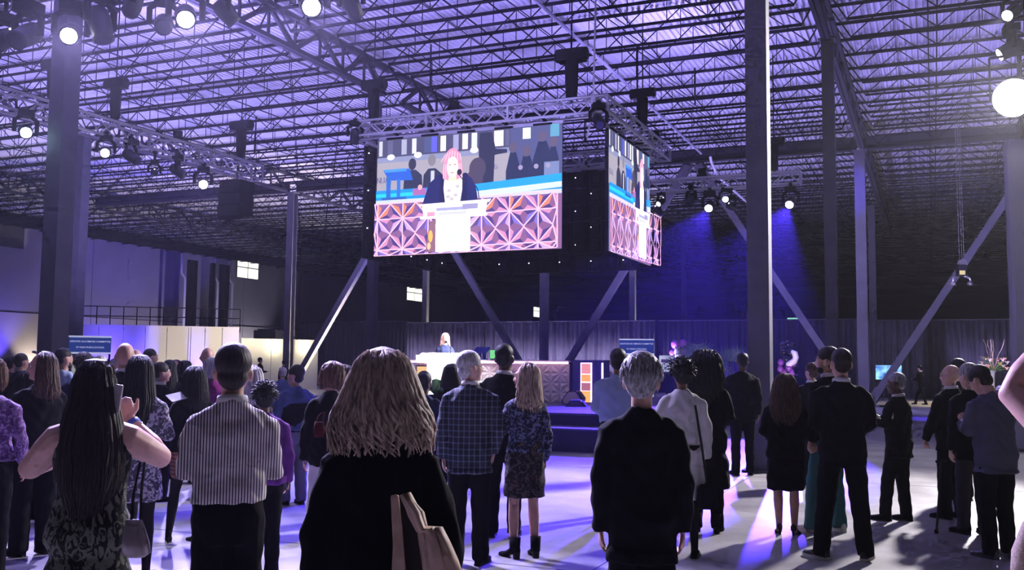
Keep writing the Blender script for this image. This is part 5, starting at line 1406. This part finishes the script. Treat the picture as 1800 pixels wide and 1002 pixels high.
person(2035, 3.0, 588, 6, 'person in beige knit at the right edge raising a bare arm', 'W', 1.15, ('long', 'brown'), 'pink', ('blouse', blotch_mat('beige_knit', (.30, .23, .17), (.5, .4, .31), 90, .4, .6), .8), ('trousers', 'black'),
       R='down', Lf=(V(-.36, .14, 1.60), V(-.22, .22, 1.80), V(.5, .1, .85), V(-.3, -.9, 0), .9), sleeve=.3, vox=.012, armk=1.25)
# ---------------------------------------------------------------- left crowd, nearest to farthest
person(243, 7.6, 623, -10, 'woman with glossy black hair and grey floral blouse behind the raised hand', 'W', 1.0, ('long', 'black'), 'fair', ('blouse', greyfloral, .82), ('skirt', greyfloral, .62, 1.05), ('pump', 'black'), R='hold', Lf='down', tights=True)
person(283, 11.8, 636, -58, 'woman in black suit with tied-back hair in profile facing right', 'W', 1.08, ('bun', 'dark'), 'tan', ('jacket', 'black', .80), ('trousers', 'black', 1.2), ('pump', 'black'), R='hold', Lf='hold', hy=-22, showface=True, collar='white')
person(338, 9.1, 642, 20, 'woman with rust plaid skirt and black stockings holding papers', 'W', 1.02, ('midwavy', 'black'), 'brown', ('jacket', 'black', .92), ('skirt', plaidskirt, .66, .95), ('heel', 'black'), R='hold', Lf='hold', hy=20, tights=True, feet=[(.10, .02, -10), (-.14, .16, 20)])
person(464, 7.6, 670, 0, 'short-haired woman in purple jacket right of the striped shirt', 'W', 1.06, ('puff', 'black'), 'brown', ('jacket', 'purple', .86), ('trousers', 'black'), R='down', Lf='down')
person(441, 10.0, 641, 10, 'woman with light wavy hair beside the striped shirt', 'W', .95, ('midwavy', 'ash', 'white'), 'fair', ('jacket', 'charcoal', .8), ('trousers', 'black'))
person(520, 11.6, 641, 30, 'man with blue-lit shoulders, dark vest and grey trousers', 'M', 1.12, ('short', 'dark'), 'fair', ('shirt', 'denim', .94), ('trousers', 'greytrouser', 1.15), R='hold', Lf='hold', hy=30, lean=.06, showface=True, extra=vest)  # blue light on dark cloth is put into the shirt colour
person(602, 9.6, 640, 8, 'woman in pale grey top mostly hidden by the grey-blond hair', 'W', 1.0, ('bob', 'dark'), 'fair', ('blouse', 'grey', .9), ('trousers', 'charcoal'))
person(110, 12.5, 611, -52, 'bearded man in light blue shirt in profile', 'M', 1.06, ('crop', 'black'), 'tan', ('shirt', 'lightblue', .98), ('trousers', 'navy'), hy=-8, showface=True, beard='black', R='front', Lf='front')
person(143, 11.0, 620, 10, 'dark-haired person in front of the small kiosk sign', 'M', .98, ('full', 'dark'), 'fair', ('jacket', 'navy', .8), ('trousers', 'navy'))
person(174, 13.0, 624, 0, 'white-haired person right of the kiosk sign', 'W', .95, ('short', 'white'), 'pink', ('jacket', 'charcoal', .8), ('trousers', 'black'))
person(216, 9.6, 600, -4, 'bald man in dark jacket towering in the left crowd', 'M', 1.08, ('bald', 'dark'), 'tan', ('jacket', 'black', .78), ('trousers', 'black'), collar='white')
person(236, 13.5, 612, 0, 'pale-headed man half hidden behind the bald man', 'M', .95, ('bald', 'dark'), 'pink', ('jacket', 'charcoal', .78), ('trousers', 'black'))
person(263, 15.5, 612, -60, 'man turned right before the violet-lit partition', 'M', 1.0, ('crop', 'dark'), 'tan', ('jacket', 'grey', .78), ('trousers', 'black'), showface=True)
person(362, 13.5, 609, 0, 'bald man behind the striped shirt', 'M', 1.0, ('bald', 'dark'), 'tan', ('jacket', 'charcoal', .78), ('trousers', 'black'))
person(372, 12.0, 627, 0, 'white-haired woman behind the striped shirt', 'W', .95, ('bob', 'white'), 'pink', ('jacket', 'plum', .8), ('trousers', 'black'))
person(36, 14.5, 620, -50, 'short-haired man facing right at the far left', 'M', 1.0, ('crop', 'dark'), 'fair', ('jacket', 'black', .78), ('trousers', 'black'), showface=True)
person(16, 17.0, 626, -30, 'dark-haired man at the left edge of the crowd', 'M', 1.0, ('short', 'black'), 'tan', ('jacket', 'charcoal', .78), ('trousers', 'black'), showface=True)
person(43, 11.5, 650, -40, 'woman in floral blue-white blouse left of the trouser suit', 'W', 1.0, ('midwavy', 'black'), 'tan', ('blouse', greyfloral, .9), ('trousers', 'black'), R='hold', Lf='front')
person(58, 10.3, 648, 30, 'person in plum top behind the woman in trouser suit', 'W', 1.0, ('bob', 'dark'), 'tan', ('blouse', 'plum', .9), ('trousers', 'black'), R='hold', Lf='hold')
person(297, 14.0, 632, -20, 'woman with long dark hair left of the papers', 'W', 1.0, ('long', 'black'), 'brown', ('jacket', 'black', .8), ('trousers', 'black'))
person(322, 15.5, 633, 30, 'woman with dark hair facing left in the middle of the left crowd', 'W', 1.0, ('bob', 'black'), 'tan', ('jacket', 'black', .8), ('trousers', 'black'), showface=True)
person(308, 19.0, 632, 160, 'small distant woman facing us in the left crowd', 'W', 1.0, ('bob', 'dark'), 'fair', ('jacket', 'black', .8), ('trousers', 'black'), showface=True, collar='white')
person(199, 17.0, 630, 150, 'distant grey-haired guest facing us beside the bald man', 'M', 1.0, ('short', 'grey'), 'fair', ('jacket', 'charcoal', .8), ('trousers', 'black'), showface=True, collar='white')
person(92, 16.0, 636, 20, 'distant guest in navy jacket left of the bearded man', 'M', 1.0, ('short', 'dark'), 'tan', ('jacket', 'navy', .8), ('trousers', 'black'))
person(745, 10.4, 652, -10, 'person in dark jacket between grey-blond hair and the fern', 'M', 1.02, ('short', 'black'), 'brown', ('jacket', 'navy', .8), ('trousers', 'black'))
person(793, 11.2, 639, 0, 'person with dark bob in front of the lectern', 'W', 1.0, ('bobdark', 'black'), 'tan', ('jacket', 'black', .8), ('trousers', 'black'))
# ---------------------------------------------------------------- far figures
person(782, 24.3, 585, 184, 'woman speaking at the lectern in navy jacket', 'W', 1.02, ('long', 'rose'), 'pink', ('jacket', 'navy', .8), ('trousers', 'navy'), z0=SZ, R='hold', Lf='hold', showface=True, hp=12, collar='white')
person(1618, 45, 642, 60, 'waiter in black walking past the dim charcoal curtain with a white cloth', 'M', 1.0, ('short', 'black'), 'tan', ('jacket', 'black', .8), ('trousers', 'black'), R='hold', Lf='hold', collar='white', feet=[(.08, .32, 5), (-.08, -.28, -5)], hp=10)
person(1062, 33, 634, 170, 'person in cream suit standing right of the stage', 'M', 1.15, ('crop', 'black'), 'brown', ('jacket', 'offwhite', .6), ('trousers', 'offwhite'), R='hold', Lf='hold', showface=True)
person(1087, 34, 641, 120, 'person with raised hands beside the cream suit', 'W', 1.0, ('bob', 'black'), 'tan', ('jacket', 'plum', .8), ('trousers', 'black'), R='phone', Lf='phone', showface=True)
person(1033, 33.5, 648, 20, 'dark guest behind the blue stage monitor', 'M', 1.0, ('short', 'black'), 'brown', ('jacket', 'navy', .8), ('trousers', 'black'), z0=-.12)
person(457, 47, 628, -70, 'waiter in black before the white annex holding papers', 'M', 1.0, ('short', 'black'), 'tan', ('jacket', 'black', .8), ('trousers', 'black'), R='hold', Lf='hold')
person(498, 46, 633, 20, 'dark figure left of the lit-edge column', 'W', 1.0, ('bun', 'black'), 'tan', ('jacket', 'black', .8), ('trousers', 'black'))
person(496, 20, 645, 20, 'white-haired guest in blue shirt before the annex', 'M', 1.0, ('short', 'white'), 'fair', ('shirt', 'denim', .9), ('trousers', 'black'))
person(1400, 30, 645, 10, 'distant guest in navy behind the curly-haired woman', 'M', 1.0, ('short', 'black'), 'tan', ('jacket', 'navy', .8), ('trousers', 'black'))

# turn every garment and body into one smooth skin
bpy.context.view_layer.update()
dg = bpy.context.evaluated_depsgraph_get()
for o, wr in PENDING:
    me = bpy.data.meshes.new_from_object(o.evaluated_get(dg), depsgraph=dg)
    old = o.data; me.name = o.name.split('.')[0]
    me.materials.clear()
    for m_ in old.materials: me.materials.append(m_)
    nv = len(me.vertices); co = np.empty(nv * 3, np.float32); me.vertices.foreach_get('co', co); co = co.reshape(-1, 3)
    if wr:
        no = np.empty(nv * 3, np.float32); me.vertices.foreach_get('normal', no); no = no.reshape(-1, 3)
        k = sum(map(ord, o.name)) % 17
        dsp = np.sin(co[:, 2] * 46 + co[:, 0] * 17 + 2.1 * np.sin(co[:, 0] * 23 + k) + k) * .55 + np.sin(co[:, 2] * 21 - co[:, 0] * 33 + 1.7 * np.sin(co[:, 1] * 31 + k)) * .6 + np.sin(co[:, 0] * 60 + co[:, 1] * 52 + 2 * np.sin(co[:, 2] * 13)) * .3
        co = co + no * (dsp * wr)[:, None]; me.vertices.foreach_set('co', co.astype(np.float32).ravel())
    if 'tights' in o.keys():
        npoly = len(me.polygons); c = np.empty(npoly * 3, np.float32); me.polygons.foreach_get('center', c)
        me.polygons.foreach_set('material_index', (c.reshape(-1, 3)[:, 2] < o['tights']).astype(np.int32)); del o['tights']
    else: me.polygons.foreach_set('material_index', np.zeros(len(me.polygons), np.int32))
    me.polygons.foreach_set('use_smooth', np.ones(len(me.polygons), bool))
    o.modifiers.clear(); o.data = me; me.update(); bpy.data.meshes.remove(old)
# ================================================================== THINGS AROUND THE HALL
def text_mesh(txt, size, material, parent, loc, rot=(math.pi / 2, 0, 0)):
    cu = bpy.data.curves.new('lettering', 'FONT'); cu.body = txt; cu.size = size; cu.align_x = 'CENTER'; cu.align_y = 'CENTER'; cu.extrude = .002; cu.offset = size * .012; cu.resolution_u = 2
    to = bpy.data.objects.new('tmp_text', cu); COL.objects.link(to)
    dg_ = bpy.context.evaluated_depsgraph_get(); me = bpy.data.meshes.new_from_object(to.evaluated_get(dg_)); bpy.data.objects.remove(to)
    me.materials.clear(); me.materials.append(material); me.name = 'lettering'
    o = link('lettering', me, parent, loc); o.rotation_euler = rot; return o
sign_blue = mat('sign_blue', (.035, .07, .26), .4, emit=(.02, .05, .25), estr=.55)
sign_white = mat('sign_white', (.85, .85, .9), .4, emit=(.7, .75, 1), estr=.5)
def kiosk(px_, d, topy, wpx, lab, lines, lower, face=0):
    g = stand_at(px_, d, 2); W = wpx / F_PX * d; zt = at_d(px_, topy, d).z
    r = thing('display_kiosk', lab, 'kiosk', (g.x, g.y, 0), YAW - math.atan((px_ - CX) / F_PX) + math.radians(face))
    hd = W * .42
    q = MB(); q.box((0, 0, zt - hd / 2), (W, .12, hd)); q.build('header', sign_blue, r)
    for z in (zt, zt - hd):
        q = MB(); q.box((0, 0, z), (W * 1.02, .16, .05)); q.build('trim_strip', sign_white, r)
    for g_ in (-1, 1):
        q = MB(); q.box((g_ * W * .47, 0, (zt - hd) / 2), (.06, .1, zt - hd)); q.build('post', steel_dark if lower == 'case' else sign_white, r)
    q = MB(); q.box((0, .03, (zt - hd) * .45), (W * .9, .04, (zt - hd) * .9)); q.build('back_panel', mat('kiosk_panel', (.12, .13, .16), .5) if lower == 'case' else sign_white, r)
    if lower == 'case':
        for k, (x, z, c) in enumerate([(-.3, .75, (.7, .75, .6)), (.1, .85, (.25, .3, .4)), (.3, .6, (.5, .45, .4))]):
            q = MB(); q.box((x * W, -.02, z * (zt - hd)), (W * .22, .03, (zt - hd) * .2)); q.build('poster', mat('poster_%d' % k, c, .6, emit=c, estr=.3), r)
    q = MB(); q.box((0, 0, .03), (W * 1.02, .4, .06)); q.build('base', steel_dark, r)
    for k, (t, sz) in enumerate(lines): text_mesh(t, sz * W, sign_white, r, (0, -.066, zt - hd * (.3 + .36 * k)))
kiosk(158, 30, 592, 68, 'blue kiosk sign with white lettering at the left', [('GREATER BALTIMORE COMMITTEE', .062), ('70 YEAR PUBLICATIONS', .062)], 'case')
kiosk(1119, 38, 597, 60, 'blue display sign with white lettering right of the stage', [('GREATER BALTIMORE COMMITTEE', .062), ('70 YEARS (1955-2025)', .062)], 'board')
g = stand_at(1172, 36, 1.5); r = thing('poster_board', 'small white placard beside the blue display sign', 'placard', (g.x, g.y, 0), YAW)
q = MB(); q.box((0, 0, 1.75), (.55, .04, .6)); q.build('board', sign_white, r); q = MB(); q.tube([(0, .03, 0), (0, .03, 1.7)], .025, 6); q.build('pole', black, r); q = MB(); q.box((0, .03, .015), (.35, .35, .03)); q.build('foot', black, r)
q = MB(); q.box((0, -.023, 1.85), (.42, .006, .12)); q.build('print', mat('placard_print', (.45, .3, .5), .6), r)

# balloons ------------------------------------------------------------------
bal = {'p': mat('purple_balloon', (.28, .08, .36), .25, spec=.6), 'k': mat('black_balloon', (.01, .01, .012), .15, spec=.7), 'w': mat('white_balloon', (.8, .75, .7), .3, spec=.6)}
def balloons(px_, d, lab, items, curve):
    g = stand_at(px_, d, 2); r = thing('balloon_column', lab, 'balloons', (g.x, g.y, 0), YAW)
    q = MB(); q.tube([(0, 0, 0), (0, 0, 2.5)], .03, 8); q.build('pole', black, r); q = MB(); q.box((0, 0, .03), (.5, .5, .06)); q.build('base', black, r)
    for x, z, rr, c in items:
        q = MB(); q.ball((x, random.uniform(-.12, .12), z), (rr, rr, rr * 1.12), 14, 10); q.tube([(x, 0, z - rr * 1.1), (x, 0, z - rr * 1.2)], [.02, .03], 6); q.build('balloon', bal[c], r, smooth=True)
    if curve:
        q = MB(); q.tube([(x, -.25, z) for x, z in curve], [.05] + [.12] * (len(curve) - 2) + [.05], 12); q.build('long_balloon', bal['w'], r, smooth=True)
k_ = 40 / F_PX
balloons(1195, 40, 'purple balloon column with white curl right of the display sign', [(-.2, 2.55, .17, 'p'), (.12, 2.6, .16, 'p'), (-.28, 2.2, .15, 'p'), (.15, 2.3, .14, 'p'), (.1, 2.05, .13, 'p'), (-.3, 1.85, .14, 'p'), (-.05, 1.9, .14, 'p'), (.2, 1.75, .14, 'p'), (-.15, 1.5, .15, 'p'), (.12, 1.4, .15, 'p')], [(-.18, 2.45), (-.17, 2.25), (-.1, 2.0), (.03, 1.75), (.2, 1.55)])
balloons(1384, 38, 'black and purple balloon column with white curl right of the broad column', [(-.2, 2.52, .12, 'k'), (0, 2.58, .12, 'k'), (.2, 2.52, .12, 'k'), (-.12, 2.28, .15, 'k'), (.1, 2.25, .14, 'k'), (-.05, 2.0, .14, 'k'), (-.25, 1.85, .12, 'p'), (.25, 1.8, .13, 'p'), (-.28, 1.6, .12, 'p'), (.05, 1.65, .14, 'p'), (-.1, 1.45, .13, 'p'), (.15, 1.45, .12, 'p'), (0, 1.25, .12, 'w')], [(.1, 2.3), (.22, 2.2), (.26, 2.05), (.2, 1.9), (.02, 1.8), (-.12, 1.78)])

# palm ----------------------------------------------------------------------
def palm(px_, d, zc_, lab, seed=3, L_=1.3):
    g = stand_at(px_, d, 2); r = thing('potted_palm', lab, 'plant', (g.x, g.y, 0), YAW); rng = random.Random(seed)
    q = MB(); q.loft([(0, 0, 0, .2, .2), (0, 0, .45, .26, .26)], 14); q.build('pot', stage_k, r, smooth=True)
    q = MB(); q.tube([(0, 0, .4), (.03, 0, 1.0), (0, 0, zc_)], [.06, .05, .04], 8); q.build('trunk', mat('palm_trunk', (.12, .08, .05), .8), r, smooth=True)
    pm = mat('palm_green', (.10, .14, .10), .5)
    for i in range(13):
        a = -.3 + i / 12 * 3.75; dv = Vector((math.cos(a), rng.uniform(-.5, .5), 0)); up = max(.15, math.sin(a)) * 1.1
        q = MB(); pts = []
        for k in range(8):
            t = k / 7; pts.append(Vector((0, 0, zc_)) + dv * L_ * t * .9 + Vector((0, 0, L_ * (up * t * .75 - .5 * t * t))))
        q.tube(pts, [.015] * 7 + [.005], 5)
        for k in range(1, 8):
            for u in (0, .5):
                if k + u > 7: continue
                c_ = pts[k].lerp(pts[min(k + 1, 7)], u); dd = (pts[min(k + 1, 7)] - pts[k - 1]).normalized()
                for g_ in (-1, 1):
                    sd = dd.cross(Vector((0, -1, .0))).normalized() * g_; tip = c_ + (sd * .8 + dd * .6) * .34 * (1 - .4 * k / 7)
                    q.quad(c_ - dd * .012, c_ + dd * .012, tip + dd * .004, tip - dd * .004)
        q.build('frond', pm, r)
palm(1222, 33, 1.95, 'dark potted palm, left of two near the balloon column', 3)
palm(1285, 33, 1.85, 'dark potted palm, right of two, beside the broad column', 8, 1.1)

# television ------------------------------------------------------------------
g = stand_at(1562, 42, 1.5); r = thing('television', 'television on a stand showing blue sky, crossed by the long brace', 'television', (g.x, g.y, 0), YAW - .3)
q = MB(); q.box((0, 0, 1.48), (1.12, .06, .68)); q.build('case', black, r)
def tv_mat():
    M = bpy.data.materials.new('sky_picture'); M.use_nodes = True; nt = M.node_tree; b = nt.nodes['Principled BSDF']; tc = nt.nodes.new('ShaderNodeTexCoord'); n = nt.nodes.new('ShaderNodeTexNoise'); n.inputs['Scale'].default_value = 3
    nt.links.new(tc.outputs['Object'], n.inputs['Vector']); rp = nt.nodes.new('ShaderNodeValToRGB'); rp.color_ramp.elements[0].position = .4; rp.color_ramp.elements[1].position = .62
    rp.color_ramp.elements[0].color = (.02, .12, .55, 1); rp.color_ramp.elements[1].color = (.35, .75, .95, 1); nt.links.new(n.outputs['Fac'], rp.inputs['Fac']); nt.links.new(rp.outputs['Color'], b.inputs['Emission Color']); b.inputs['Emission Strength'].default_value = 1.2; b.inputs['Base Color'].default_value = (.02, .02, .02, 1); return M
q = MB(); q.box((0, -.035, 1.48), (1.06, .01, .62)); q.build('screen', tv_mat(), r)
q = MB(); q.tube([(0, .05, 0), (0, .05, 1.4)], .035, 8); q.box((0, .05, .02), (.8, .5, .04)); q.build('stand', black, r)

# flowers and buffet table at the right -----------------------------------------
def buffet(px_, d, wid, lab):
    g = stand_at(px_, d, 1.0); r = thing('buffet_table', lab, 'table', (g.x, g.y, 0), YAW - .4)
    q = MB(); n = 60; pts = [];
    for k in range(n):
        t = 2 * math.pi * k / n; f = 1 + .02 * math.sin(t * 14); pts.append((wid / 2 * math.copysign(abs(math.cos(t)) ** .35, math.cos(t)) * f, .4 * math.copysign(abs(math.sin(t)) ** .35, math.sin(t)) * f))
    prism(pts, .01, .9).build('tablecloth', cloth('charcoal'), r); prism([(x * 1.01, y * 1.01) for x, y in pts], .9, .93).build('table_top', cloth('offwhite'), r); return g
gb = buffet(1778, 36, 1.9, 'cloth-covered buffet table at the far right')
for i in range(5):
    q = MB(); q.loft([(0, 0, 0, .1, .1), (0, 0, .05, .19, .15), (0, 0, .06, .2, .16)], 14); q.ball((.02, 0, .08), (.13, .1, .06), 10, 6)
    tag(q.build('serving_platter', cloth('offwhite'), loc=(gb.x - .4 + .27 * i, gb.y + (.12 if i % 2 else -.14), .93), smooth=True), ['round white platter at the left end of the buffet', 'round white platter second from left on the buffet', 'round white platter in the middle of the buffet', 'round white platter fourth from left on the buffet', 'round white platter at the right end of the buffet'][i], 'platter', 'platters on the buffet')
g = stand_at(1746, 35, 1.0); r = thing('flower_vase', 'tall vase of pale pink and yellow flowers at the far right', 'flowers', (g.x, g.y, 0), 0)
q = MB(); q.loft([(0, 0, .0, .28, .28), (0, 0, .9, .28, .28)], 16); q.build('plinth', cloth('charcoal'), r, smooth=True)
q = MB(); q.loft([(0, 0, .9, .08, .08), (0, 0, 1.0, .05, .05), (0, 0, 1.5, .07, .07), (0, 0, 1.62, .12, .12)], 14); q.build('vase', mat('glass_vase', (.7, .7, .72), .1, trans=.5), r, smooth=True)
rng = random.Random(2); fcol = [mat('petal_pink', (.85, .45, .36), .5), mat('petal_yellow', (.75, .62, .15), .5), mat('petal_cream', (.8, .68, .5), .5)]
for i in range(16):
    a = rng.uniform(0, 6.28); sp = rng.uniform(.05, .5); z = 2.0 + rng.uniform(-.22, .2) - sp * .25
    tip = Vector((math.cos(a) * sp, math.sin(a) * sp, z)); q = MB(); q.tube([(0, 0, 1.55), tip * .5 + Vector((0, 0, .8)), tip], .008, 5); q.build('stem', leaf, r)
    q = MB()
    for k in range(9):
        b_ = k * .7; dv = Vector((math.cos(b_), math.sin(b_), .5)); sd = Vector((-dv.y, dv.x, 0)); q.quad(tip, tip + dv * .08 + sd * .03, tip + dv * .16, tip + dv * .08 - sd * .03)
    q.ball(tip, .04, 8, 6); q.build('flower', fcol[i % 3], r)
for i in range(7):
    a = rng.uniform(0, 6.28); q = MB(); p0 = Vector((0, 0, 1.6)); pts = [p0]
    for k in range(6): pts.append(pts[-1] + Vector((math.cos(a) * .06 + rng.uniform(-.06, .06), math.sin(a) * .06, .19)))
    q.tube(pts, [.01] * 6 + [.004], 5); q.build('twig', mat('twig', (.5, .38, .2), .7), r)

# hook block on steel cables --------------------------------------------------------
hp_ = at_d(1690, 485, 38); r = thing('hook_block', 'shiny hoist block hanging on thin cables at the right', 'hoist', hp_, YAW)
chrome = mat('bright_steel', (.6, .58, .5), .25, .8)
for x in (-.06, .04, .12):
    q = MB(); q.tube([(x, 0, .6), (x - .03, 0, Z_DECK - hp_.z)], .012, 5); q.build('cable', chrome, r)
q = MB(); q.tube([(.05, -.1, .5), (.05, .1, .5)], .16, 14); q.build('sheave', chrome, r)
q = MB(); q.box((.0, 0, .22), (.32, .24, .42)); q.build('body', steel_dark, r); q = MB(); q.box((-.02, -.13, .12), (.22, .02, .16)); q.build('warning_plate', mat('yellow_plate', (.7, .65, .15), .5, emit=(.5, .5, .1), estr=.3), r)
for g_ in (-1, 1):
    q = MB(); q.tube([(g_ * .1, 0, .0), (g_ * .32, 0, -.08), (g_ * .36, 0, -.25)], .05, 8); q.tube([(g_ * .26, -.05, -.3), (g_ * .42, .05, -.3)], .07, 8); q.build('hook', chrome, r, smooth=True)

# bags, cane, phone -------------------------------------------------------------------
tan = mat('tan_leather', (.48, .33, .23), .6, vary=.2, vscale=14, bump=.3, bscale=18)
def pix_poly(pts, d): return [at_d(x, y, d) for x, y in pts]
def slab(name, pts, d, th, m_, parent, smooth=False):
    """flat outline given its own distance and thickness"""
    A_ = [p - parent.location for p in pix_poly(pts, d)]; B_ = [p + Vector((-_s, _c, 0)) * th for p in A_]; n = len(A_); q = MB()
    q.add(A_ + B_, [tuple(range(n)), tuple(range(2 * n - 1, n - 1, -1))] + [(i, n + i, n + (i + 1) % n, (i + 1) % n) for i in range(n)]); o = q.build(name, m_, parent, smooth=smooth)
    b_ = o.modifiers.new('soft', 'BEVEL'); b_.width = .006; b_.segments = 2; return o
bl = at_d(740, 1000, 3.08); r = thing('tote_bag', 'tan leather tote bag hanging at the grey-blond woman\'s side', 'bag', (bl.x, bl.y, bl.z))
slab('strap', [(686, 871), (700, 870), (706, 925), (712, 1000), (714, 1100), (684, 1100), (690, 960)], 3.06, .02, tan, r)
slab('lining', [(699, 874), (712, 870), (746, 950), (756, 1100), (712, 1100), (704, 935)], 3.10, .03, mat('black_lining', (.012, .01, .01), .8), r)
q = MB(); rows_ = [(868, 708, 716), (890, 718, 728), (903, 722, 740), (930, 736, 748), (931, 738, 774), (955, 742, 786), (985, 746, 800), (1020, 748, 815), (1090, 750, 835)]
vs_ = []; kk = 10
for (yy, xa, xb) in rows_:
    for k in range(kk + 1):
        u = k / kk; p = at_d(xa + (xb - xa) * u, yy, 3.05 - .05 * math.sin(math.pi * u) - .012 * math.sin(u * 17 + yy * .02)); vs_.append(p - r.location)
q.add(vs_, [(i * (kk + 1) + k, i * (kk + 1) + k + 1, (i + 1) * (kk + 1) + k + 1, (i + 1) * (kk + 1) + k) for i in range(len(rows_) - 1) for k in range(kk)])
o = q.build('side_panel', tan, r, smooth=True); so = o.modifiers.new('thickness', 'SOLIDIFY'); so.thickness = .012
# small grey shoulder bag
c = at_d(241, 945, 4.4); r = thing('shoulder_bag', 'small metallic grey shoulder bag at the leaf-print dress', 'bag', c, YAW)
gl = mat('grey_leather', (.30, .26, .25), .35, .3)
q = MB(); q.loft([(0, 0, -.085, .04, .035), (0, 0, -.07, .062, .045), (-.005, 0, -.02, .058, .042), (-.012, 0, .04, .046, .03), (-.018, 0, .08, .036, .016)], 18, 2.6); q.build('body', gl, r, smooth=True)
q = MB(); q.tube([(-.03, 0, .08), (-.035, .03, .2), (-.06, .16, .32)], .006, 6); q.tube([(.012, 0, .08), (.0, .03, .2), (-.04, .16, .32)], .006, 6); q.build('strap', black, r)
# crossbody of the white jacket
c = at_d(1243, 872, 8.35); r = thing('crossbody_bag', 'black crossbody bag hanging from the white jacket', 'bag', c, YAW)
q = MB(); q.loft([(0, 0, -.11, .07, .04), (0, 0, -.08, .1, .055), (0, 0, .05, .085, .045), (0, 0, .1, .06, .03)], 16, 2.8); q.build('body', cloth('black'), r, smooth=True)
q = MB(); top_ = at_d(1222, 712, 8.45) - c; Rm = Matrix.Rotation(-YAW, 3, 'Z'); q.tube([(0, 0, .1), Rm @ (at_d(1236, 800, 8.42) - c), Rm @ top_], .011, 6); q.build('strap', black, r)
b0 = at_d(1213, 790, 8.45); q = MB(); q.loft([(0, 0, -.03, .175, .15), (0, 0, .03, .175, .15)], 22); tag(q.build('waist_belt', cloth('black'), loc=stand_at(1199, 8.7, 1.0) + Vector((0, 0, b0.z)), smooth=True), 'black belt around the white jacket', 'belt')
# cane
tip = on_z(1646, 938); top_ = at_d(1655, 812, 10.3); r = thing('walking_cane', 'slim dark walking cane held by the bald man', 'cane', tip)
q = MB(); q.tube([(0, 0, 0), top_ - tip], [.012, .013], 8); q.build('shaft', black, r); q = MB(); q.tube([top_ - tip + Vector((-.06, 0, .0)), top_ - tip + Vector((.06, 0, .02))], .014, 8); q.build('handle', black, r); q = MB(); q.tube([(0, 0, 0), (0, 0, .04)], .02, 8); q.build('rubber_tip', black, r)
# phone held by the woman in the leaf-print dress
c = at_d(206, 700, 4.62); q = MB(); q.box((0, 0, 0), (.05, .009, .13), Matrix.Rotation(.15, 3, 'Y'))
tag(q.build('mobile_phone', mat('phone_case', (.55, .5, .52), .25), loc=c), 'mobile phone held up by the woman in leaf-print dress', 'phone')
# beige knit bag at the lower right corner
c = at_d(1832, 1010, 3.4); r = thing('knit_bag', 'beige knitted bag at the lower right corner', 'bag', c, YAW)
q = MB(); q.loft([(0, 0, -.2, .09, .06), (0, 0, -.1, .115, .08), (0, 0, .08, .1, .07), (.01, 0, .18, .07, .045), (.02, 0, .22, .04, .02)], 18); q.build('body', MATS['beige_knit'], r, smooth=True)
q = MB(); q.tube([(.02, 0, .2), (.1, .05, .5), (.2, .1, .85)], .012, 6); q.build('strap', tan, r)
# papers
c = at_d(312, 697, 8.85); q = MB(); q.box((0, 0, 0), (.1, .2, .004), Matrix.Rotation(.6, 3, 'Y') @ Matrix.Rotation(.2, 3, 'X')); tag(q.build('paper_sheet', cloth('white'), loc=c), 'white programme sheet held in the left crowd', 'paper')
# rear tables behind the stage with guests
for i, (px_, d, lab) in enumerate([(1036, 35.5, 'dark-clothed round table behind the blue stage monitor'), (1088, 37, 'pale-clothed round table near the cream suit'), (1330, 38, 'dark round table right of the broad column')]):
    g = stand_at(px_, d, .7); r = thing('round_table', lab, 'table', (g.x, g.y, 0)); n = 48
    pts = [(.8 * math.cos(6.283 * k / n) * (1 + .025 * math.sin(k * 3)), .8 * math.sin(6.283 * k / n) * (1 + .025 * math.sin(k * 3))) for k in range(n)]
    prism(pts, .02, .73).build('tablecloth', cloth('white' if i == 1 else 'navy'), r); prism([(x * .99, y * .99) for x, y in pts], .73, .75).build('table_top', cloth('white' if i == 1 else 'navy'), r)

c = at_d(561, 752, 8.25); r = thing('handbag', 'small red handbag at the shoulder of the woman in white trousers', 'bag', c, YAW)
q = MB(); q.loft([(0, 0, -.08, .035, .02), (0, 0, -.04, .05, .03), (0, 0, .05, .04, .025)], 14, 2.8); q.build('body', cloth('red'), r, smooth=True)
q = MB(); q.tube([(-.03, 0, .04), (-.01, .02, .10), (.02, .05, .13)], .006, 6); q.tube([(.03, 0, .04), (.03, .02, .10), (.03, .05, .13)], .006, 6); q.build('strap', cloth('red'), r)
